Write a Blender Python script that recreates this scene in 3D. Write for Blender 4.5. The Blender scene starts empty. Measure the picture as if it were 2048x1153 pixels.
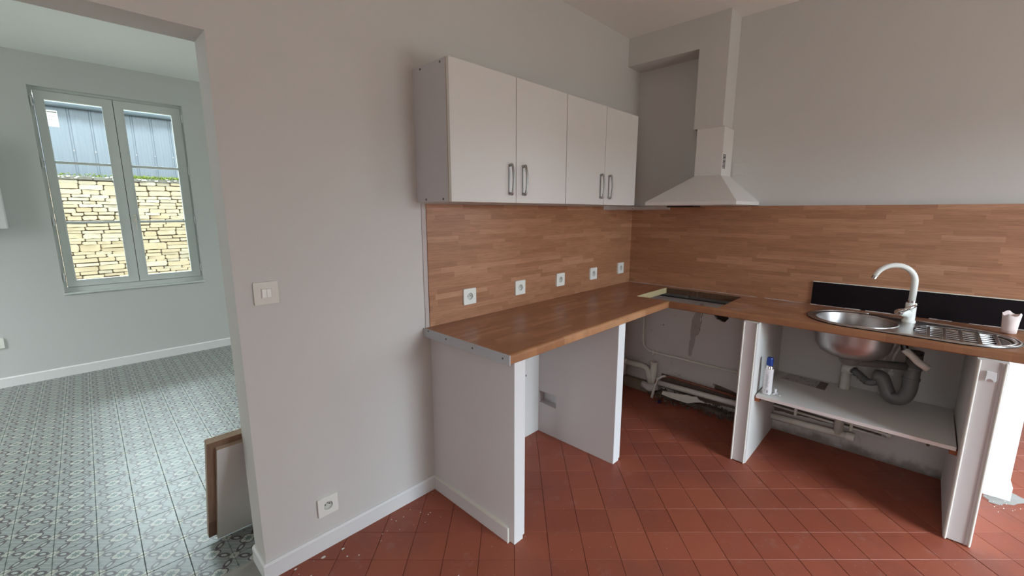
import bpy, bmesh, math, random
from mathutils import Vector, Matrix, noise
random.seed(7)
S = bpy.context.scene
COL = S.collection

# ------------------------------------------------------------------ camera
CAM = Vector((-3.221, -1.762, 1.474))
YAW, PITCH = math.radians(44.08), math.radians(-10.12)
fwd = Vector((math.cos(YAW)*math.cos(PITCH), math.sin(YAW)*math.cos(PITCH), math.sin(PITCH)))
right = Vector((math.sin(YAW), -math.cos(YAW), 0))
up = right.cross(fwd)
cd = bpy.data.cameras.new('camera'); cam = bpy.data.objects.new('camera', cd); COL.objects.link(cam)
M = Matrix((right, up, -fwd)).transposed().to_4x4(); M.translation = CAM
cam.matrix_world = M
cd.sensor_width = 36; cd.lens = 857/2048*36; cd.clip_start = .02; cd.clip_end = 100
S.camera = cam

# ------------------------------------------------------------------ world, lights, exposure
W = bpy.data.worlds.new('overcast_sky'); S.world = W; W.use_nodes = True
nt = W.node_tree; bg = nt.nodes['Background']
bg.inputs['Color'].default_value = (.86, .95, 1.0, 1); bg.inputs['Strength'].default_value = 3.2

def area(name, loc, target, sx, sy, power, col):
    l = bpy.data.lights.new(name, 'AREA'); l.shape = 'RECTANGLE'; l.size = sx; l.size_y = sy
    l.energy = power; l.color = col
    o = bpy.data.objects.new(name, l); COL.objects.link(o); o.location = loc
    o.rotation_euler = (Vector(target)-Vector(loc)).to_track_quat('-Z', 'Y').to_euler()
    return o
# area lamps added outside the openings of the rooms to boost the daylight
# (they stand in for patches of sky: their light falls in and down through the openings)
area('sky_south', (-3.3, -10.0, 4.8), (-2.6, -3.0, 1.2), 9, 5.6, 4700, (.74, .88, 1.0))
area('sky_south_far_room', (4.6, -10.0, 4.8), (3.2, -3.0, 1.2), 4, 5.6, 2100, (.80, .91, 1.0))
area('fill_west', (-10.0, -2.4, 5.4), (-4.6, -2.4, 1.0), 6, 4.0, 1250, (.93, .96, 1.0))  # fill lamp added to brighten the kitchen from an unseen side
area('sky_next_room_west', (-9.6, 2.2, 5.4), (-6.0, 2.2, .4), 3.6, 3.2, 1000, (.92, .98, .96))
area('sky_next_room_east', (4.9, 1.9, 4.6), (.8, 1.9, .9), 3.2, 3.6, 950, (.90, .98, .98))
area('glare_lamp_over_shed', (-2.5, 7.4, 5.0), (-3.0, 3.75, 1.4), 3.4, 2.4, 1100, (.82, .93, 1.0))  # lamp added above the view for glare on the patterned floor
S.view_settings.view_transform = 'Standard'; S.view_settings.look = 'None'
S.view_settings.gamma = 1; S.view_settings.use_curve_mapping = False
S.view_settings.exposure = 0.02

# ------------------------------------------------------------------ node helpers
class NT:
    def __init__(s, name):
        s.m = bpy.data.materials.new(name); s.m.use_nodes = True
        s.t = s.m.node_tree; s.p = s.t.nodes['Principled BSDF']; s.out = s.t.nodes['Material Output']
    def n(s, typ, **kw):
        x = s.t.nodes.new(typ)
        for k, v in kw.items(): setattr(x, k, v)
        return x
    def l(s, a, b): s.t.links.new(a, b)
    def val(s, sock, v):
        if hasattr(v, 'default_value') or isinstance(v, bpy.types.NodeSocket): s.l(v, sock)
        else: sock.default_value = v
    def math(s, op, a, b=0.0, c=0.0, clamp=False):
        x = s.n('ShaderNodeMath', operation=op, use_clamp=clamp)
        s.val(x.inputs[0], a); s.val(x.inputs[1], b); s.val(x.inputs[2], c)
        return x.outputs[0]
    def mix(s, f, a, b):
        x = s.n('ShaderNodeMix', data_type='RGBA')
        s.val(x.inputs[0], f)
        s.val(x.inputs[6], a if isinstance(a, bpy.types.NodeSocket) else (*a, 1))
        s.val(x.inputs[7], b if isinstance(b, bpy.types.NodeSocket) else (*b, 1))
        return x.outputs[2]
    def pos(s):
        return s.n('ShaderNodeNewGeometry').outputs['Position']
    def sep(s, v):
        x = s.n('ShaderNodeSeparateXYZ'); s.l(v, x.inputs[0]); return x.outputs
    def comb(s, x, y, z=0.0):
        c = s.n('ShaderNodeCombineXYZ'); s.val(c.inputs[0], x); s.val(c.inputs[1], y); s.val(c.inputs[2], z); return c.outputs[0]
    def noise(s, vec, scale, detail=3, rough=.5):
        x = s.n('ShaderNodeTexNoise'); s.l(vec, x.inputs['Vector'])
        x.inputs['Scale'].default_value = scale; x.inputs['Detail'].default_value = detail; x.inputs['Roughness'].default_value = rough
        return x.outputs['Fac']
    def white(s, vec):
        x = s.n('ShaderNodeTexWhiteNoise', noise_dimensions='3D'); s.l(vec, x.inputs['Vector']); return x.outputs['Value']
    def ramp(s, f, stops):
        x = s.n('ShaderNodeValToRGB'); s.l(f, x.inputs[0]); e = x.color_ramp.elements
        while len(e) < len(stops): e.new(.5)
        for i, (p, c) in enumerate(stops): e[i].position = p; e[i].color = (*c, 1)
        return x.outputs[0]
    def smooth(s, x, a, b):
        m = s.n('ShaderNodeMapRange', interpolation_type='SMOOTHSTEP'); s.val(m.inputs[0], x)
        m.inputs[1].default_value = a; m.inputs[2].default_value = b
        return m.outputs[0]
    def bump(s, h, strength, dist):
        b = s.n('ShaderNodeBump'); b.inputs['Strength'].default_value = strength; b.inputs['Distance'].default_value = dist
        s.l(h, b.inputs['Height']); s.l(b.outputs[0], s.p.inputs['Normal'])
    def base(s, c, rough=.5, metal=0.0):
        s.val(s.p.inputs['Base Color'], c if isinstance(c, bpy.types.NodeSocket) else (*c, 1))
        s.val(s.p.inputs['Roughness'], rough); s.p.inputs['Metallic'].default_value = metal

def paint(name, c, rough=.75, var=.03, scale=3.0, bumpd=.0006, bs=220):
    t = NT(name); p = t.pos(); n = t.noise(p, scale, 3)
    c2 = tuple(max(0, x-var) for x in c)
    t.base(t.mix(n, c, c2), rough)
    if bumpd: t.bump(t.noise(p, bs, 2), .35, bumpd)
    return t.m
def metal(name, c, rough=.3, scale=40):
    t = NT(name); n = t.noise(t.pos(), scale, 3)
    t.base(c, t.math('ADD', t.math('MULTIPLY', n, .15), rough-.07), 1.0); return t.m
def wood(name, along, across, stave=.0265, tones=None, rough=.38, dusty=False):
    t = NT(name); P = t.pos(); xs = t.sep(P); a = xs[along]; c = xs[across]
    row = t.math('FLOOR', t.math('DIVIDE', c, stave))
    r1 = t.white(t.comb(row, 3.1, 0.0)); r2 = t.white(t.comb(row, 9.7, 2.0))
    ln = t.math('ADD', t.math('MULTIPLY', r1, .22), .17)
    cell = t.math('FLOOR', t.math('ADD', t.math('DIVIDE', a, ln), t.math('MULTIPLY', r2, 17.0)))
    v = t.white(t.comb(row, cell, 5.0))
    tones = tones or [(0, (.375, .175, .092)), (.35, (.425, .205, .110)), (.8, (.475, .235, .130)), (1, (.55, .29, .17))]
    col = t.ramp(v, tones)
    gv = t.comb(t.math('MULTIPLY', a, 6.0), t.math('ADD', t.math('MULTIPLY', c, 90.0), t.math('MULTIPLY', v, 31.0)), t.math('MULTIPLY', v, 7.0))
    g = t.noise(gv, 1.6, 4, .6)
    col = t.mix(t.math('MULTIPLY', t.smooth(g, .35, .75), .35), col, (.16, .062, .026))
    r = rough
    if dusty:
        d = t.smooth(t.noise(P, 5.5, 4, .65), .5, .72)
        yy = t.smooth(xs[1], -1.32, -1.0)
        yn = t.math('MULTIPLY', t.smooth(xs[1], -.80, -.98), d)
        m = t.math('MULTIPLY', t.math('MULTIPLY', yn, t.smooth(xs[1], -1.55, -1.25)), .5)
        col = t.mix(m, col, (.52, .40, .35)); r = t.math('ADD', t.math('MULTIPLY', m, .5), rough)
    t.base(col, r); t.p.inputs['Specular IOR Level'].default_value = .45
    return t.m

# ------------------------------------------------------------------ materials
def wall_mat(name, c):
    return paint(name, c, .8, .02, 1.4, .0007, 160)
M_wall = wall_mat('white_wall_paint', (.665, .648, .618))
M_wall_cool = wall_mat('white_wall_paint_next_room', (.61, .625, .61))
M_ceil = wall_mat('ceiling_paint', (.85, .82, .77))
M_ceil_cool = wall_mat('ceiling_paint_next_room', (.86, .885, .86))
M_trim = paint('gloss_white_trim', (.80, .81, .81), .42, .02, 8, .0002)
M_cream = paint('cream_bead', (.80, .79, .72), .5, .03, 20, 0)
M_pink = paint('pinkish_white_board', (.665, .625, .615), .6, .02, 5, .0003)
M_melamine = paint('white_melamine', (.74, .725, .69), .42, .01, 5, 0)
M_carcass = paint('grey_white_melamine', (.62, .60, .61), .5, .02, 9, 0)
M_edge = paint('beige_edge_band', (.62, .50, .36), .5, .05, 30, 0)
M_hood = paint('hood_enamel', (.76, .735, .70), .35, .01, 5, 0)
M_black = paint('black', (.008, .007, .007), .35, .003, 20, 0)
M_dark = paint('dark_cavity', (.02, .015, .012), .95, .01, 60, .002, 90)
M_plastic = paint('white_plastic', (.86, .865, .81), .3, .01, 5, 0)
M_plastic_old = paint('cream_plastic', (.72, .70, .63), .35, .02, 9, 0)
M_socket_in = paint('socket_recess_plastic', (.66, .67, .62), .35, .02, 9, 0)
M_pvc = paint('painted_pipe', (.74, .70, .63), .5, .14, 28, .001, 60)
M_greypvc = paint('grey_pvc', (.165, .160, .155), .42, .04, 18, 0)
M_copper = paint('copper_pipe', (.22, .09, .055), .5, .08, 35, 0)
M_steel = metal('brushed_steel', (.56, .55, .54), .3)
M_steel_dark = metal('dull_steel_underside', (.43, .405, .39), .36, 18)
M_chrome = metal('chrome', (.75, .76, .76), .12)
M_handle = metal('satin_nickel', (.40, .40, .39), .33)
M_alu = paint('grey_end_strip', (.50, .515, .53), .5, .06, 40, 0)
M_screw = metal('dark_screw', (.16, .15, .14), .4)
M_wood_x = wood('beech_stave_laminate_north', 0, 2)
M_wood_y = wood('beech_stave_laminate_east', 1, 2)
TOP_T = [(0, (.31, .145, .080)), (.35, (.36, .170, .094)), (.8, (.41, .20, .112)), (1, (.47, .245, .14))]
M_top_x = wood('worktop_laminate_north', 0, 1, .0285, TOP_T, rough=.34)
M_top_y = wood('worktop_laminate_east', 1, 0, .0285, TOP_T, rough=.36, dusty=True)
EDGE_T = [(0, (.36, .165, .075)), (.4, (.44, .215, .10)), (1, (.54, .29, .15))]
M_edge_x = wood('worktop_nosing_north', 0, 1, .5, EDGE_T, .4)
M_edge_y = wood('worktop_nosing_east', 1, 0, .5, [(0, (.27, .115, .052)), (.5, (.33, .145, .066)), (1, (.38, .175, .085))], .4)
M_chip = paint('raw_chipboard', (.62, .53, .34), .9, .22, 160, .002, 120)
M_cleat = paint('cleat_wood', (.33, .12, .05), .6, .08, 30, 0)
M_blackpanel = paint('black_upstand', (.010, .0065, .008), .7, .003, 20, 0)
M_blackpanel.node_tree.nodes['Principled BSDF'].inputs['Specular IOR Level'].default_value = .15
M_blue = paint('blue_cap', (.004, .045, .26), .35, .01, 10, 0)
M_can = paint('white_can', (.78, .76, .77), .3, .02, 10, 0)
M_ink = paint('grey_print', (.27, .28, .34), .5, .02, 30, 0)
M_grey = paint('grey_print_block', (.20, .17, .165), .6, .02, 30, 0)
M_sheet = paint('instruction_sheet_paper', (.56, .52, .51), .7, .04, 20, 0)
M_cup = paint('pinkish_paper', (.86, .72, .70), .7, .06, 14, .001, 60)
M_winframe = paint('window_frame_paint', (.66, .70, .68), .42, .02, 8, 0)
M_pale_wood = paint('pale_wood_edge', (.50, .40, .31), .7, .12, 60, 0)
M_boxwhite = paint('painted_box', (.78, .80, .79), .5, .01, 5, 0)
M_zinc = paint('zinc_gutter', (.15, .18, .20), .5, .05, 4, 0)
M_moss = paint('moss', (.14, .17, .02), .95, .09, 18, .004, 50)
M_coping = paint('grey_stone_coping', (.13, .125, .11), .95, .08, 14, .004, 40)
M_concrete = paint('cement', (.36, .35, .33), .95, .15, 16, .003, 50)
M_rubble = paint('rubble', (.15, .122, .105), .95, .08, 30, .003, 60)
M_chiprub = paint('white_paint_chip', (.82, .80, .74), .8, .05, 30, 0)
M_caulk = paint('rough_white_plaster', (.62, .565, .54), .85, .14, 18, .003, 70)
M_brick = paint('exposed_masonry', (.20, .155, .13), .95, .1, 24, .004, 50)

def lower_wall_mat():
    t = NT('old_plaster_under_worktop'); P = t.pos(); x = t.sep(P)
    n = t.noise(P, 2.2, 4, .6); c = t.mix(n, (.60, .555, .525), (.50, .455, .43))
    sp = t.smooth(t.noise(P, 16, 3, .6), .64, .74)                     # scuffs
    c = t.mix(t.math('MULTIPLY', sp, .25), c, (.25, .2, .17))
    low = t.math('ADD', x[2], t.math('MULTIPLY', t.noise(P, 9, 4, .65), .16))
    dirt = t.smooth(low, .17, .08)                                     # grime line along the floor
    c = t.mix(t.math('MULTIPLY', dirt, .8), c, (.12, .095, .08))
    t.base(c, .88); t.bump(t.noise(P, 38, 4, .6), .5, .004); return t.m
M_oldplaster = lower_wall_mat()

def red_tile_mat(name='terracotta_tile'):
    t = NT(name); P = t.pos()
    oi = t.n('ShaderNodeObjectInfo').outputs['Random']; isl = t.n('ShaderNodeNewGeometry').outputs['Random Per Island']
    r = t.math('FRACT', t.math('ADD', oi, t.math('MULTIPLY', isl, .37)))
    c = t.ramp(r, [(0, (.262, .066, .037)), (.4, (.282, .072, .040)), (.8, (.298, .079, .043)), (1, (.315, .086, .046))])
    c = t.mix(t.math('MULTIPLY', t.smooth(t.noise(P, 3.0, 5, .65), .45, .7), .35), c, (.15, .055, .045))
    dust = t.smooth(t.noise(P, 9.0, 5, .7), .56, .74)
    c = t.mix(t.math('MULTIPLY', dust, .20), c, (.42, .27, .23))
    speck = t.smooth(t.noise(P, 60.0, 2, .5), .71, .76)
    c = t.mix(t.math('MULTIPLY', speck, .35), c, (.55, .38, .32))
    rr = t.math('ADD', t.math('MULTIPLY', t.noise(P, 7, 3), .25), .36)
    t.base(c, rr); t.p.inputs['Specular IOR Level'].default_value = .42
    t.bump(t.noise(P, 45, 4, .6), .25, .0015); return t.m
M_red = red_tile_mat()
M_grout = paint('dark_grout', (.155, .048, .034), .95, .02, 50, 0)
M_grout2 = paint('dark_green_grout', (.13, .145, .137), .95, .02, 50, 0)

TA, TB = math.cos(-.021), math.sin(-.021)      # cement tile grid is turned very slightly
TS = .1405; TX0, TY0 = -3.158, .811
def cement_tile_mat():
    t = NT('patterned_cement_tile'); P = t.pos(); x = t.sep(P)
    dx = t.math('SUBTRACT', x[0], TX0); dy = t.math('SUBTRACT', x[1], TY0)
    gu = t.math('DIVIDE', t.math('ADD', t.math('MULTIPLY', dx, TA), t.math('MULTIPLY', dy, TB)), TS)
    gv = t.math('DIVIDE', t.math('SUBTRACT', t.math('MULTIPLY', dy, TA), t.math('MULTIPLY', dx, TB)), TS)
    u = t.math('SUBTRACT', t.math('FRACT', gu), .5); v = t.math('SUBTRACT', t.math('FRACT', gv), .5)
    au = t.math('ABSOLUTE', u); av = t.math('ABSOLUTE', v)
    rad = t.math('SQRT', t.math('ADD', t.math('MULTIPLY', u, u), t.math('MULTIPLY', v, v)))
    ang = t.math('ARCTAN2', v, u)
    PUR, GRN, CRM, BG, LT = (.042, .018, .025), (.095, .135, .120), (.43, .435, .385), (.215, .235, .225), (.37, .39, .365)
    # fine pale diagonal hatch on the grey ground
    h = t.math('FRACT', t.math('MULTIPLY', t.math('ADD', u, v), 5.0)); hatch = t.math('LESS_THAN', t.math('ABSOLUTE', t.math('SUBTRACT', h, .5)), .09)
    col = t.mix(t.math('MULTIPLY', hatch, .7), BG, LT)
    # corner flowers
    cu = t.math('SUBTRACT', .5, au); cv = t.math('SUBTRACT', .5, av)
    cr = t.math('SQRT', t.math('ADD', t.math('MULTIPLY', cu, cu), t.math('MULTIPLY', cv, cv)))
    ca = t.math('ABSOLUTE', t.math('COSINE', t.math('MULTIPLY', t.math('ARCTAN2', cv, cu), 2.0)))
    cl = t.math('ADD', .10, t.math('MULTIPLY', ca, .05))
    cd_ = t.math('SUBTRACT', cr, cl)
    col = t.mix(t.math('LESS_THAN', cd_, .018), col, PUR)
    col = t.mix(t.math('LESS_THAN', cd_, -.004), col, CRM)
    col = t.mix(t.math('LESS_THAN', t.math('ABSOLUTE', t.math('SUBTRACT', cu, cv)), .010), col, col)
    col = t.mix(t.math('LESS_THAN', cr, .028), col, GRN)
    # edge-middle diamonds
    d1 = t.math('ADD', t.math('SUBTRACT', .5, au), t.math('MULTIPLY', av, 1.0))
    d2 = t.math('ADD', t.math('SUBTRACT', .5, av), t.math('MULTIPLY', au, 1.0))
    col = t.mix(t.math('LESS_THAN', t.math('MINIMUM', d1, d2), .055), col, GRN)
    # medallion with scalloped outline and eight-pointed star
    sc = t.math('ADD', .175, t.math('MULTIPLY', t.math('ABSOLUTE', t.math('COSINE', t.math('MULTIPLY', ang, 2.0))), .055))
    md = t.math('SUBTRACT', rad, sc)
    col = t.mix(t.math('LESS_THAN', md, .020), col, PUR)
    col = t.mix(t.math('LESS_THAN', md, -.018), col, CRM)
    fr = t.math('ABSOLUTE', t.math('SUBTRACT', t.math('FRACT', t.math('MULTIPLY', t.math('ADD', ang, math.pi), 8/(2*math.pi))), .5))
    star = t.math('ADD', .062, t.math('MULTIPLY', fr, .15))
    col = t.mix(t.math('LESS_THAN', rad, star), col, GRN)
    # oval links on the diagonals
    al = t.math('MULTIPLY', t.math('ADD', au, av), .7071); ac = t.math('MULTIPLY', t.math('SUBTRACT', au, av), .7071)
    ea = t.math('DIVIDE', t.math('SUBTRACT', al, .385), .185); ec = t.math('DIVIDE', ac, .092)
    e = t.math('SQRT', t.math('ADD', t.math('MULTIPLY', ea, ea), t.math('MULTIPLY', ec, ec)))
    col = t.mix(t.math('LESS_THAN', e, 1.0), col, PUR)
    col = t.mix(t.math('LESS_THAN', e, .50), col, LT)
    var = t.noise(P, 5, 4, .6)
    col = t.mix(t.math('MULTIPLY', var, .25), col, (.30, .34, .33))
    t.base(col, t.math('ADD', t.math('MULTIPLY', t.noise(P, 14, 3), .14), .30))
    t.p.inputs['Specular IOR Level'].default_value = .42
    t.bump(t.noise(P, 30, 3, .6), .15, .001); return t.m
M_cement = cement_tile_mat()

def stone_mat():
    t = NT('golden_rubble_stone'); P = t.pos()
    oi = t.n('ShaderNodeObjectInfo').outputs['Random']; isl = t.n('ShaderNodeNewGeometry').outputs['Random Per Island']
    r = t.math('FRACT', t.math('ADD', oi, isl))
    c = t.ramp(r, [(0, (.285, .225, .145)), (.3, (.33, .275, .185)), (.6, (.30, .235, .145)), (.85, (.34, .30, .22)), (1, (.26, .225, .165))])
    c = t.mix(t.math('MULTIPLY', t.smooth(t.noise(P, 9, 5, .65), .4, .75), .35), c, (.24, .185, .11))
    t.base(c, .95); t.bump(t.noise(P, 28, 5, .65), .8, .012); return t.m
M_stone = stone_mat()
M_mortar = paint('stone_wall_mortar', (.15, .115, .075), .95, .1, 14, .006, 30)
def clad_mat():
    t = NT('weathered_blue_grey_cladding'); P = t.pos(); x = t.sep(P)
    st = t.noise(t.comb(t.math('MULTIPLY', x[0], 26.0), 0.0, t.math('MULTIPLY', x[2], 1.6)), 1.0, 4, .6)
    c = t.mix(st, (.066, .080, .094), (.096, .110, .124))
    tp_ = t.smooth(t.math('ADD', x[2], t.math('MULTIPLY', t.noise(P, 4, 4, .6), .25)), 3.02, 3.20)
    c = t.mix(t.math('MULTIPLY', tp_, .6), c, (.022, .027, .033))
    t.base(c, .6); return t.m
M_clad = clad_mat()
def glass_mat():
    t = NT('window_glass'); tr = t.n('ShaderNodeBsdfTransparent'); gl = t.n('ShaderNodeBsdfGlossy'); gl.inputs['Roughness'].default_value = .02
    fr = t.n('ShaderNodeFresnel'); fr.inputs['IOR'].default_value = 1.45; mx = t.n('ShaderNodeMixShader')
    tr.inputs['Color'].default_value = (.95, .98, .97, 1)
    t.l(fr.outputs[0], mx.inputs[0]); t.l(tr.outputs[0], mx.inputs[1]); t.l(gl.outputs[0], mx.inputs[2]); t.l(mx.outputs[0], t.out.inputs['Surface'])
    return t.m
M_glass = glass_mat()

# ------------------------------------------------------------------ geometry helpers
ORG = {}
def link(o, parent, org):
    COL.objects.link(o)
    if parent is not None:
        o.parent = parent; ORG[o.name] = ORG[parent.name]
    else:
        o.location = org; ORG[o.name] = Vector(org)
def obj(name, bm, mats, parent=None, bevel=0, smooth=False, org=None, seg=2):
    if not isinstance(mats, (list, tuple)): mats = [mats]
    bmesh.ops.recalc_face_normals(bm, faces=bm.faces)
    if parent is None and org is None:
        xs = [v.co for v in bm.verts]
        org = Vector(((min(c.x for c in xs)+max(c.x for c in xs))/2, (min(c.y for c in xs)+max(c.y for c in xs))/2, min(c.z for c in xs)))
    o0 = ORG[parent.name] if parent is not None else Vector(org)
    bmesh.ops.translate(bm, verts=bm.verts, vec=-o0)
    me = bpy.data.meshes.new(name); bm.to_mesh(me); bm.free()
    for m in mats: me.materials.append(m)
    if smooth:
        for p in me.polygons: p.use_smooth = True
    o = bpy.data.objects.new(name, me); link(o, parent, o0)
    if bevel:
        b = o.modifiers.new('bevel', 'BEVEL'); b.width = bevel; b.segments = seg; b.limit_method = 'ANGLE'; b.angle_limit = .6
    if smooth == 'auto':
        w = o.modifiers.new('wn', 'WEIGHTED_NORMAL'); w.keep_sharp = True
    return o
def tag(o, label=None, cat=None, group=None, kind=None):
    if label: o['label'] = label
    if cat: o['category'] = cat
    if group: o['group'] = group
    if kind: o['kind'] = kind
    return o
def thing(name, loc, label=None, cat=None, group=None, kind=None):
    o = bpy.data.objects.new(name, None); o.empty_display_size = .05; COL.objects.link(o); o.location = loc
    ORG[o.name] = Vector(loc); return tag(o, label, cat, group, kind)
def box(bm, x0, x1, y0, y1, z0, z1, mi=0):
    vs = [bm.verts.new((x, y, z)) for x in (x0, x1) for y in (y0, y1) for z in (z0, z1)]
    for f in ((0, 1, 3, 2), (4, 6, 7, 5), (0, 4, 5, 1), (2, 3, 7, 6), (0, 2, 6, 4), (1, 5, 7, 3)):
        fc = bm.faces.new([vs[i] for i in f]); fc.material_index = mi
    return bm
def B(*a): return box(bmesh.new(), *a)
def part(name, b, m, parent=None, bevel=0, **k): return obj(name, B(*b), m, parent, bevel, **k)
def prism(outer, holes, axis, lo, hi, bm=None, hole_mi=0, side_mi=0):
    """polygon with holes in the plane normal to axis, given thickness"""
    bm = bm or bmesh.new()
    def P(a, b, c): return {'x': (c, a, b), 'y': (a, c, b), 'z': (a, b, c)}[axis]
    rings = []
    edges = []
    for ring in [outer]+list(holes):
        vs = [bm.verts.new(P(a, b, lo)) for a, b in ring]; rings.append(vs)
        edges += [bm.edges.new((vs[i], vs[(i+1) % len(vs)])) for i in range(len(vs))]
    r = bmesh.ops.triangle_fill(bm, edges=edges, use_beauty=True, use_dissolve=False)
    faces = [f for f in r['geom'] if isinstance(f, bmesh.types.BMFace)]
    top = {}
    for vs in rings:
        for v in vs:
            c = list(v.co); c['xyz'.index(axis)] = hi; top[v] = bm.verts.new(c)
    for f in faces: bm.faces.new([top[v] for v in f.verts])
    for k, vs in enumerate(rings):
        for i in range(len(vs)):
            a, b = vs[i], vs[(i+1) % len(vs)]
            fc = bm.faces.new((a, b, top[b], top[a])); fc.material_index = hole_mi if k else side_mi
    return bm
def rect(a0, a1, b0, b1): return [(a0, b0), (a1, b0), (a1, b1), (a0, b1)]
def tube(pts, r, seg=12, bm=None, fillet=0, caps=True, radii=None):
    bm = bm or bmesh.new()
    pts = [Vector(p) for p in pts]
    if fillet:
        out = [pts[0]]
        for i in range(1, len(pts)-1):
            a, b, c = pts[i-1], pts[i], pts[i+1]
            d1, d2 = (a-b), (c-b); f = min(fillet, d1.length*.49, d2.length*.49)
            p0, p1 = b+d1.normalized()*f, b+d2.normalized()*f
            for k in range(7):
                t = k/6; out.append(p0*(1-t)**2+b*2*t*(1-t)+p1*t*t)
        out.append(pts[-1]); pts = out
    n = len(pts); tan = []
    for i in range(n):
        a = pts[max(0, i-1)]; b = pts[min(n-1, i+1)]; tan.append((b-a).normalized())
    nrm = tan[0].orthogonal().normalized(); rings = []
    for i in range(n):
        if i: nrm = (tan[i-1].rotation_difference(tan[i]) @ nrm).normalized()
        bn = tan[i].cross(nrm); rr = radii[i] if radii else r
        rings.append([bm.verts.new(pts[i]+(nrm*math.cos(q)+bn*math.sin(q))*rr) for q in [2*math.pi*k/seg for k in range(seg)]])
    for i in range(n-1):
        for k in range(seg):
            bm.faces.new((rings[i][k], rings[i][(k+1) % seg], rings[i+1][(k+1) % seg], rings[i+1][k]))
    if caps: bm.faces.new(rings[0][::-1]); bm.faces.new(rings[-1])
    return bm
def lathe(prof, cx, cy, seg=32, bm=None, closed_bottom=False):
    bm = bm or bmesh.new(); rings = []
    for r, z in prof:
        rings.append([bm.verts.new((cx+r*math.cos(2*math.pi*k/seg), cy+r*math.sin(2*math.pi*k/seg), z)) for k in range(seg)])
    for i in range(len(rings)-1):
        for k in range(seg): bm.faces.new((rings[i][k], rings[i][(k+1) % seg], rings[i+1][(k+1) % seg], rings[i+1][k]))
    if closed_bottom: bm.faces.new(rings[0]); bm.faces.new(rings[-1])
    return bm
def cyl(p0, p1, r, seg=16, bm=None): return tube([p0, p1], r, seg, bm)
def jag(pts, n, amp, seed):
    rnd = random.Random(seed); out = []
    for i, (a, b) in enumerate(pts):
        c, d = pts[(i+1) % len(pts)]
        for k in range(n):
            t = k/n; out.append((a+(c-a)*t+rnd.uniform(-amp, amp), b+(d-b)*t+rnd.uniform(-amp, amp)))
    return out
def copy_tree(o, parent=None, delta=None):
    c = o.copy(); COL.objects.link(c)
    if parent is not None: c.parent = parent
    else: c.location = o.location+Vector(delta)
    for ch in list(o.children): copy_tree(ch, c)
    return c

H = 2.725
# ================================================================== SETTING: walls
def wall(name, bm, m=M_wall): return tag(obj(name, bm, m), kind='structure')
# partition between the two rooms: doorway at the far end of it
JX, LZ, TH = -2.829, 2.052, .145
wp = prism([(-5.2, 0), (-3.80, 0), (-3.80, LZ), (JX, LZ), (JX, 0), (.22, 0), (.22, H+.05), (-5.2, H+.05)], [], 'y', 0, TH)
w_part = wall('wall_north', wp)
# sink wall, its lower thicker layer of old plaster, chimney boxing
w_e = wall('wall_east', prism([(TH, 0), (-2.215, 0), (-2.215, 2.1), (-3.3, 2.1), (-3.3, 0), (-4.35, 0), (-4.35, H+.05), (TH, H+.05)], [], 'x', .026, .24))
hole1 = jag([(-.700, .722), (-.735, .692), (-.775, .684), (-.803, .715), (-.80, .748), (-.71, .75)], 3, .004, 3)
hole2 = jag([(-.735, .205), (-.99, .165), (-.985, .118), (-.86, .135), (-.745, .150)], 4, .008, 5)
pl = prism([(0, 0), (-2.215, 0), (-2.215, 1.512), (0, 1.512)], [hole1, hole2], 'x', 0, .0262)
tag(obj('lower_plaster', pl, M_oldplaster, w_e), 'old scuffed plaster under the worktop')
tag(part('masonry_patch', (.0255, .0262+.002, -1.0, -.70, .10, .22), M_brick, w_e), 'brown masonry showing through broken plaster')
tag(part('hole_shade_backing', (.0254, .0262+.0021, -.83, -.68, .66, .78), M_dark, w_e), 'dark backing painted as the shade inside the broken hole in the plaster')  # dark sheet behind the opening stands for its depth shade
# whiter, slightly cool skin on the lower wall where it shows beyond the worktop
part('painted_wall_end', (-.0015, .0005, -2.216, -2.07, .0, .86), paint('whiter_wall_paint', (.88, .89, .90), .5, .01, 4, 0), w_e)
w_c = wall('wall_chimney_breast', B(-.161, .03, -.708, -.522, 2.022, H+.02))
part('soffit_box', (-.161, .03, -.5221, .001, 2.532, H+.02), M_wall, w_c)
wall('ceiling', B(-5.2, .24, -4.35, TH, H, H+.12), M_ceil)
# south wall with the glazed door, west wall with an unseen window added for the fill lamp
wall('wall_south', prism([(-5.3, 0), (3.3, 0), (3.3, H+.05), (-5.3, H+.05)], [rect(-1.75, -.55, .12, 2.05), rect(1.1, 2.3, .12, 2.2)], 'y', -4.35, -4.2))
wall('wall_west', prism([(-4.3, 0), (TH, 0), (TH, H+.05), (-4.3, H+.05)], [rect(-3.0, -1.8, .85, 2.2)], 'x', -5.35, -5.2))
# far room beyond the opening in the sink wall
wall('wall_far_east', B(3.2, 3.35, -4.3, .2, 0, H+.05))
wall('wall_far_north', B(.24, 3.3, -.9, -.75, 0, H+.05))
wall('ceiling_far_room', B(.24, 3.3, -4.3, .2, H, H+.12), M_ceil)
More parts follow.
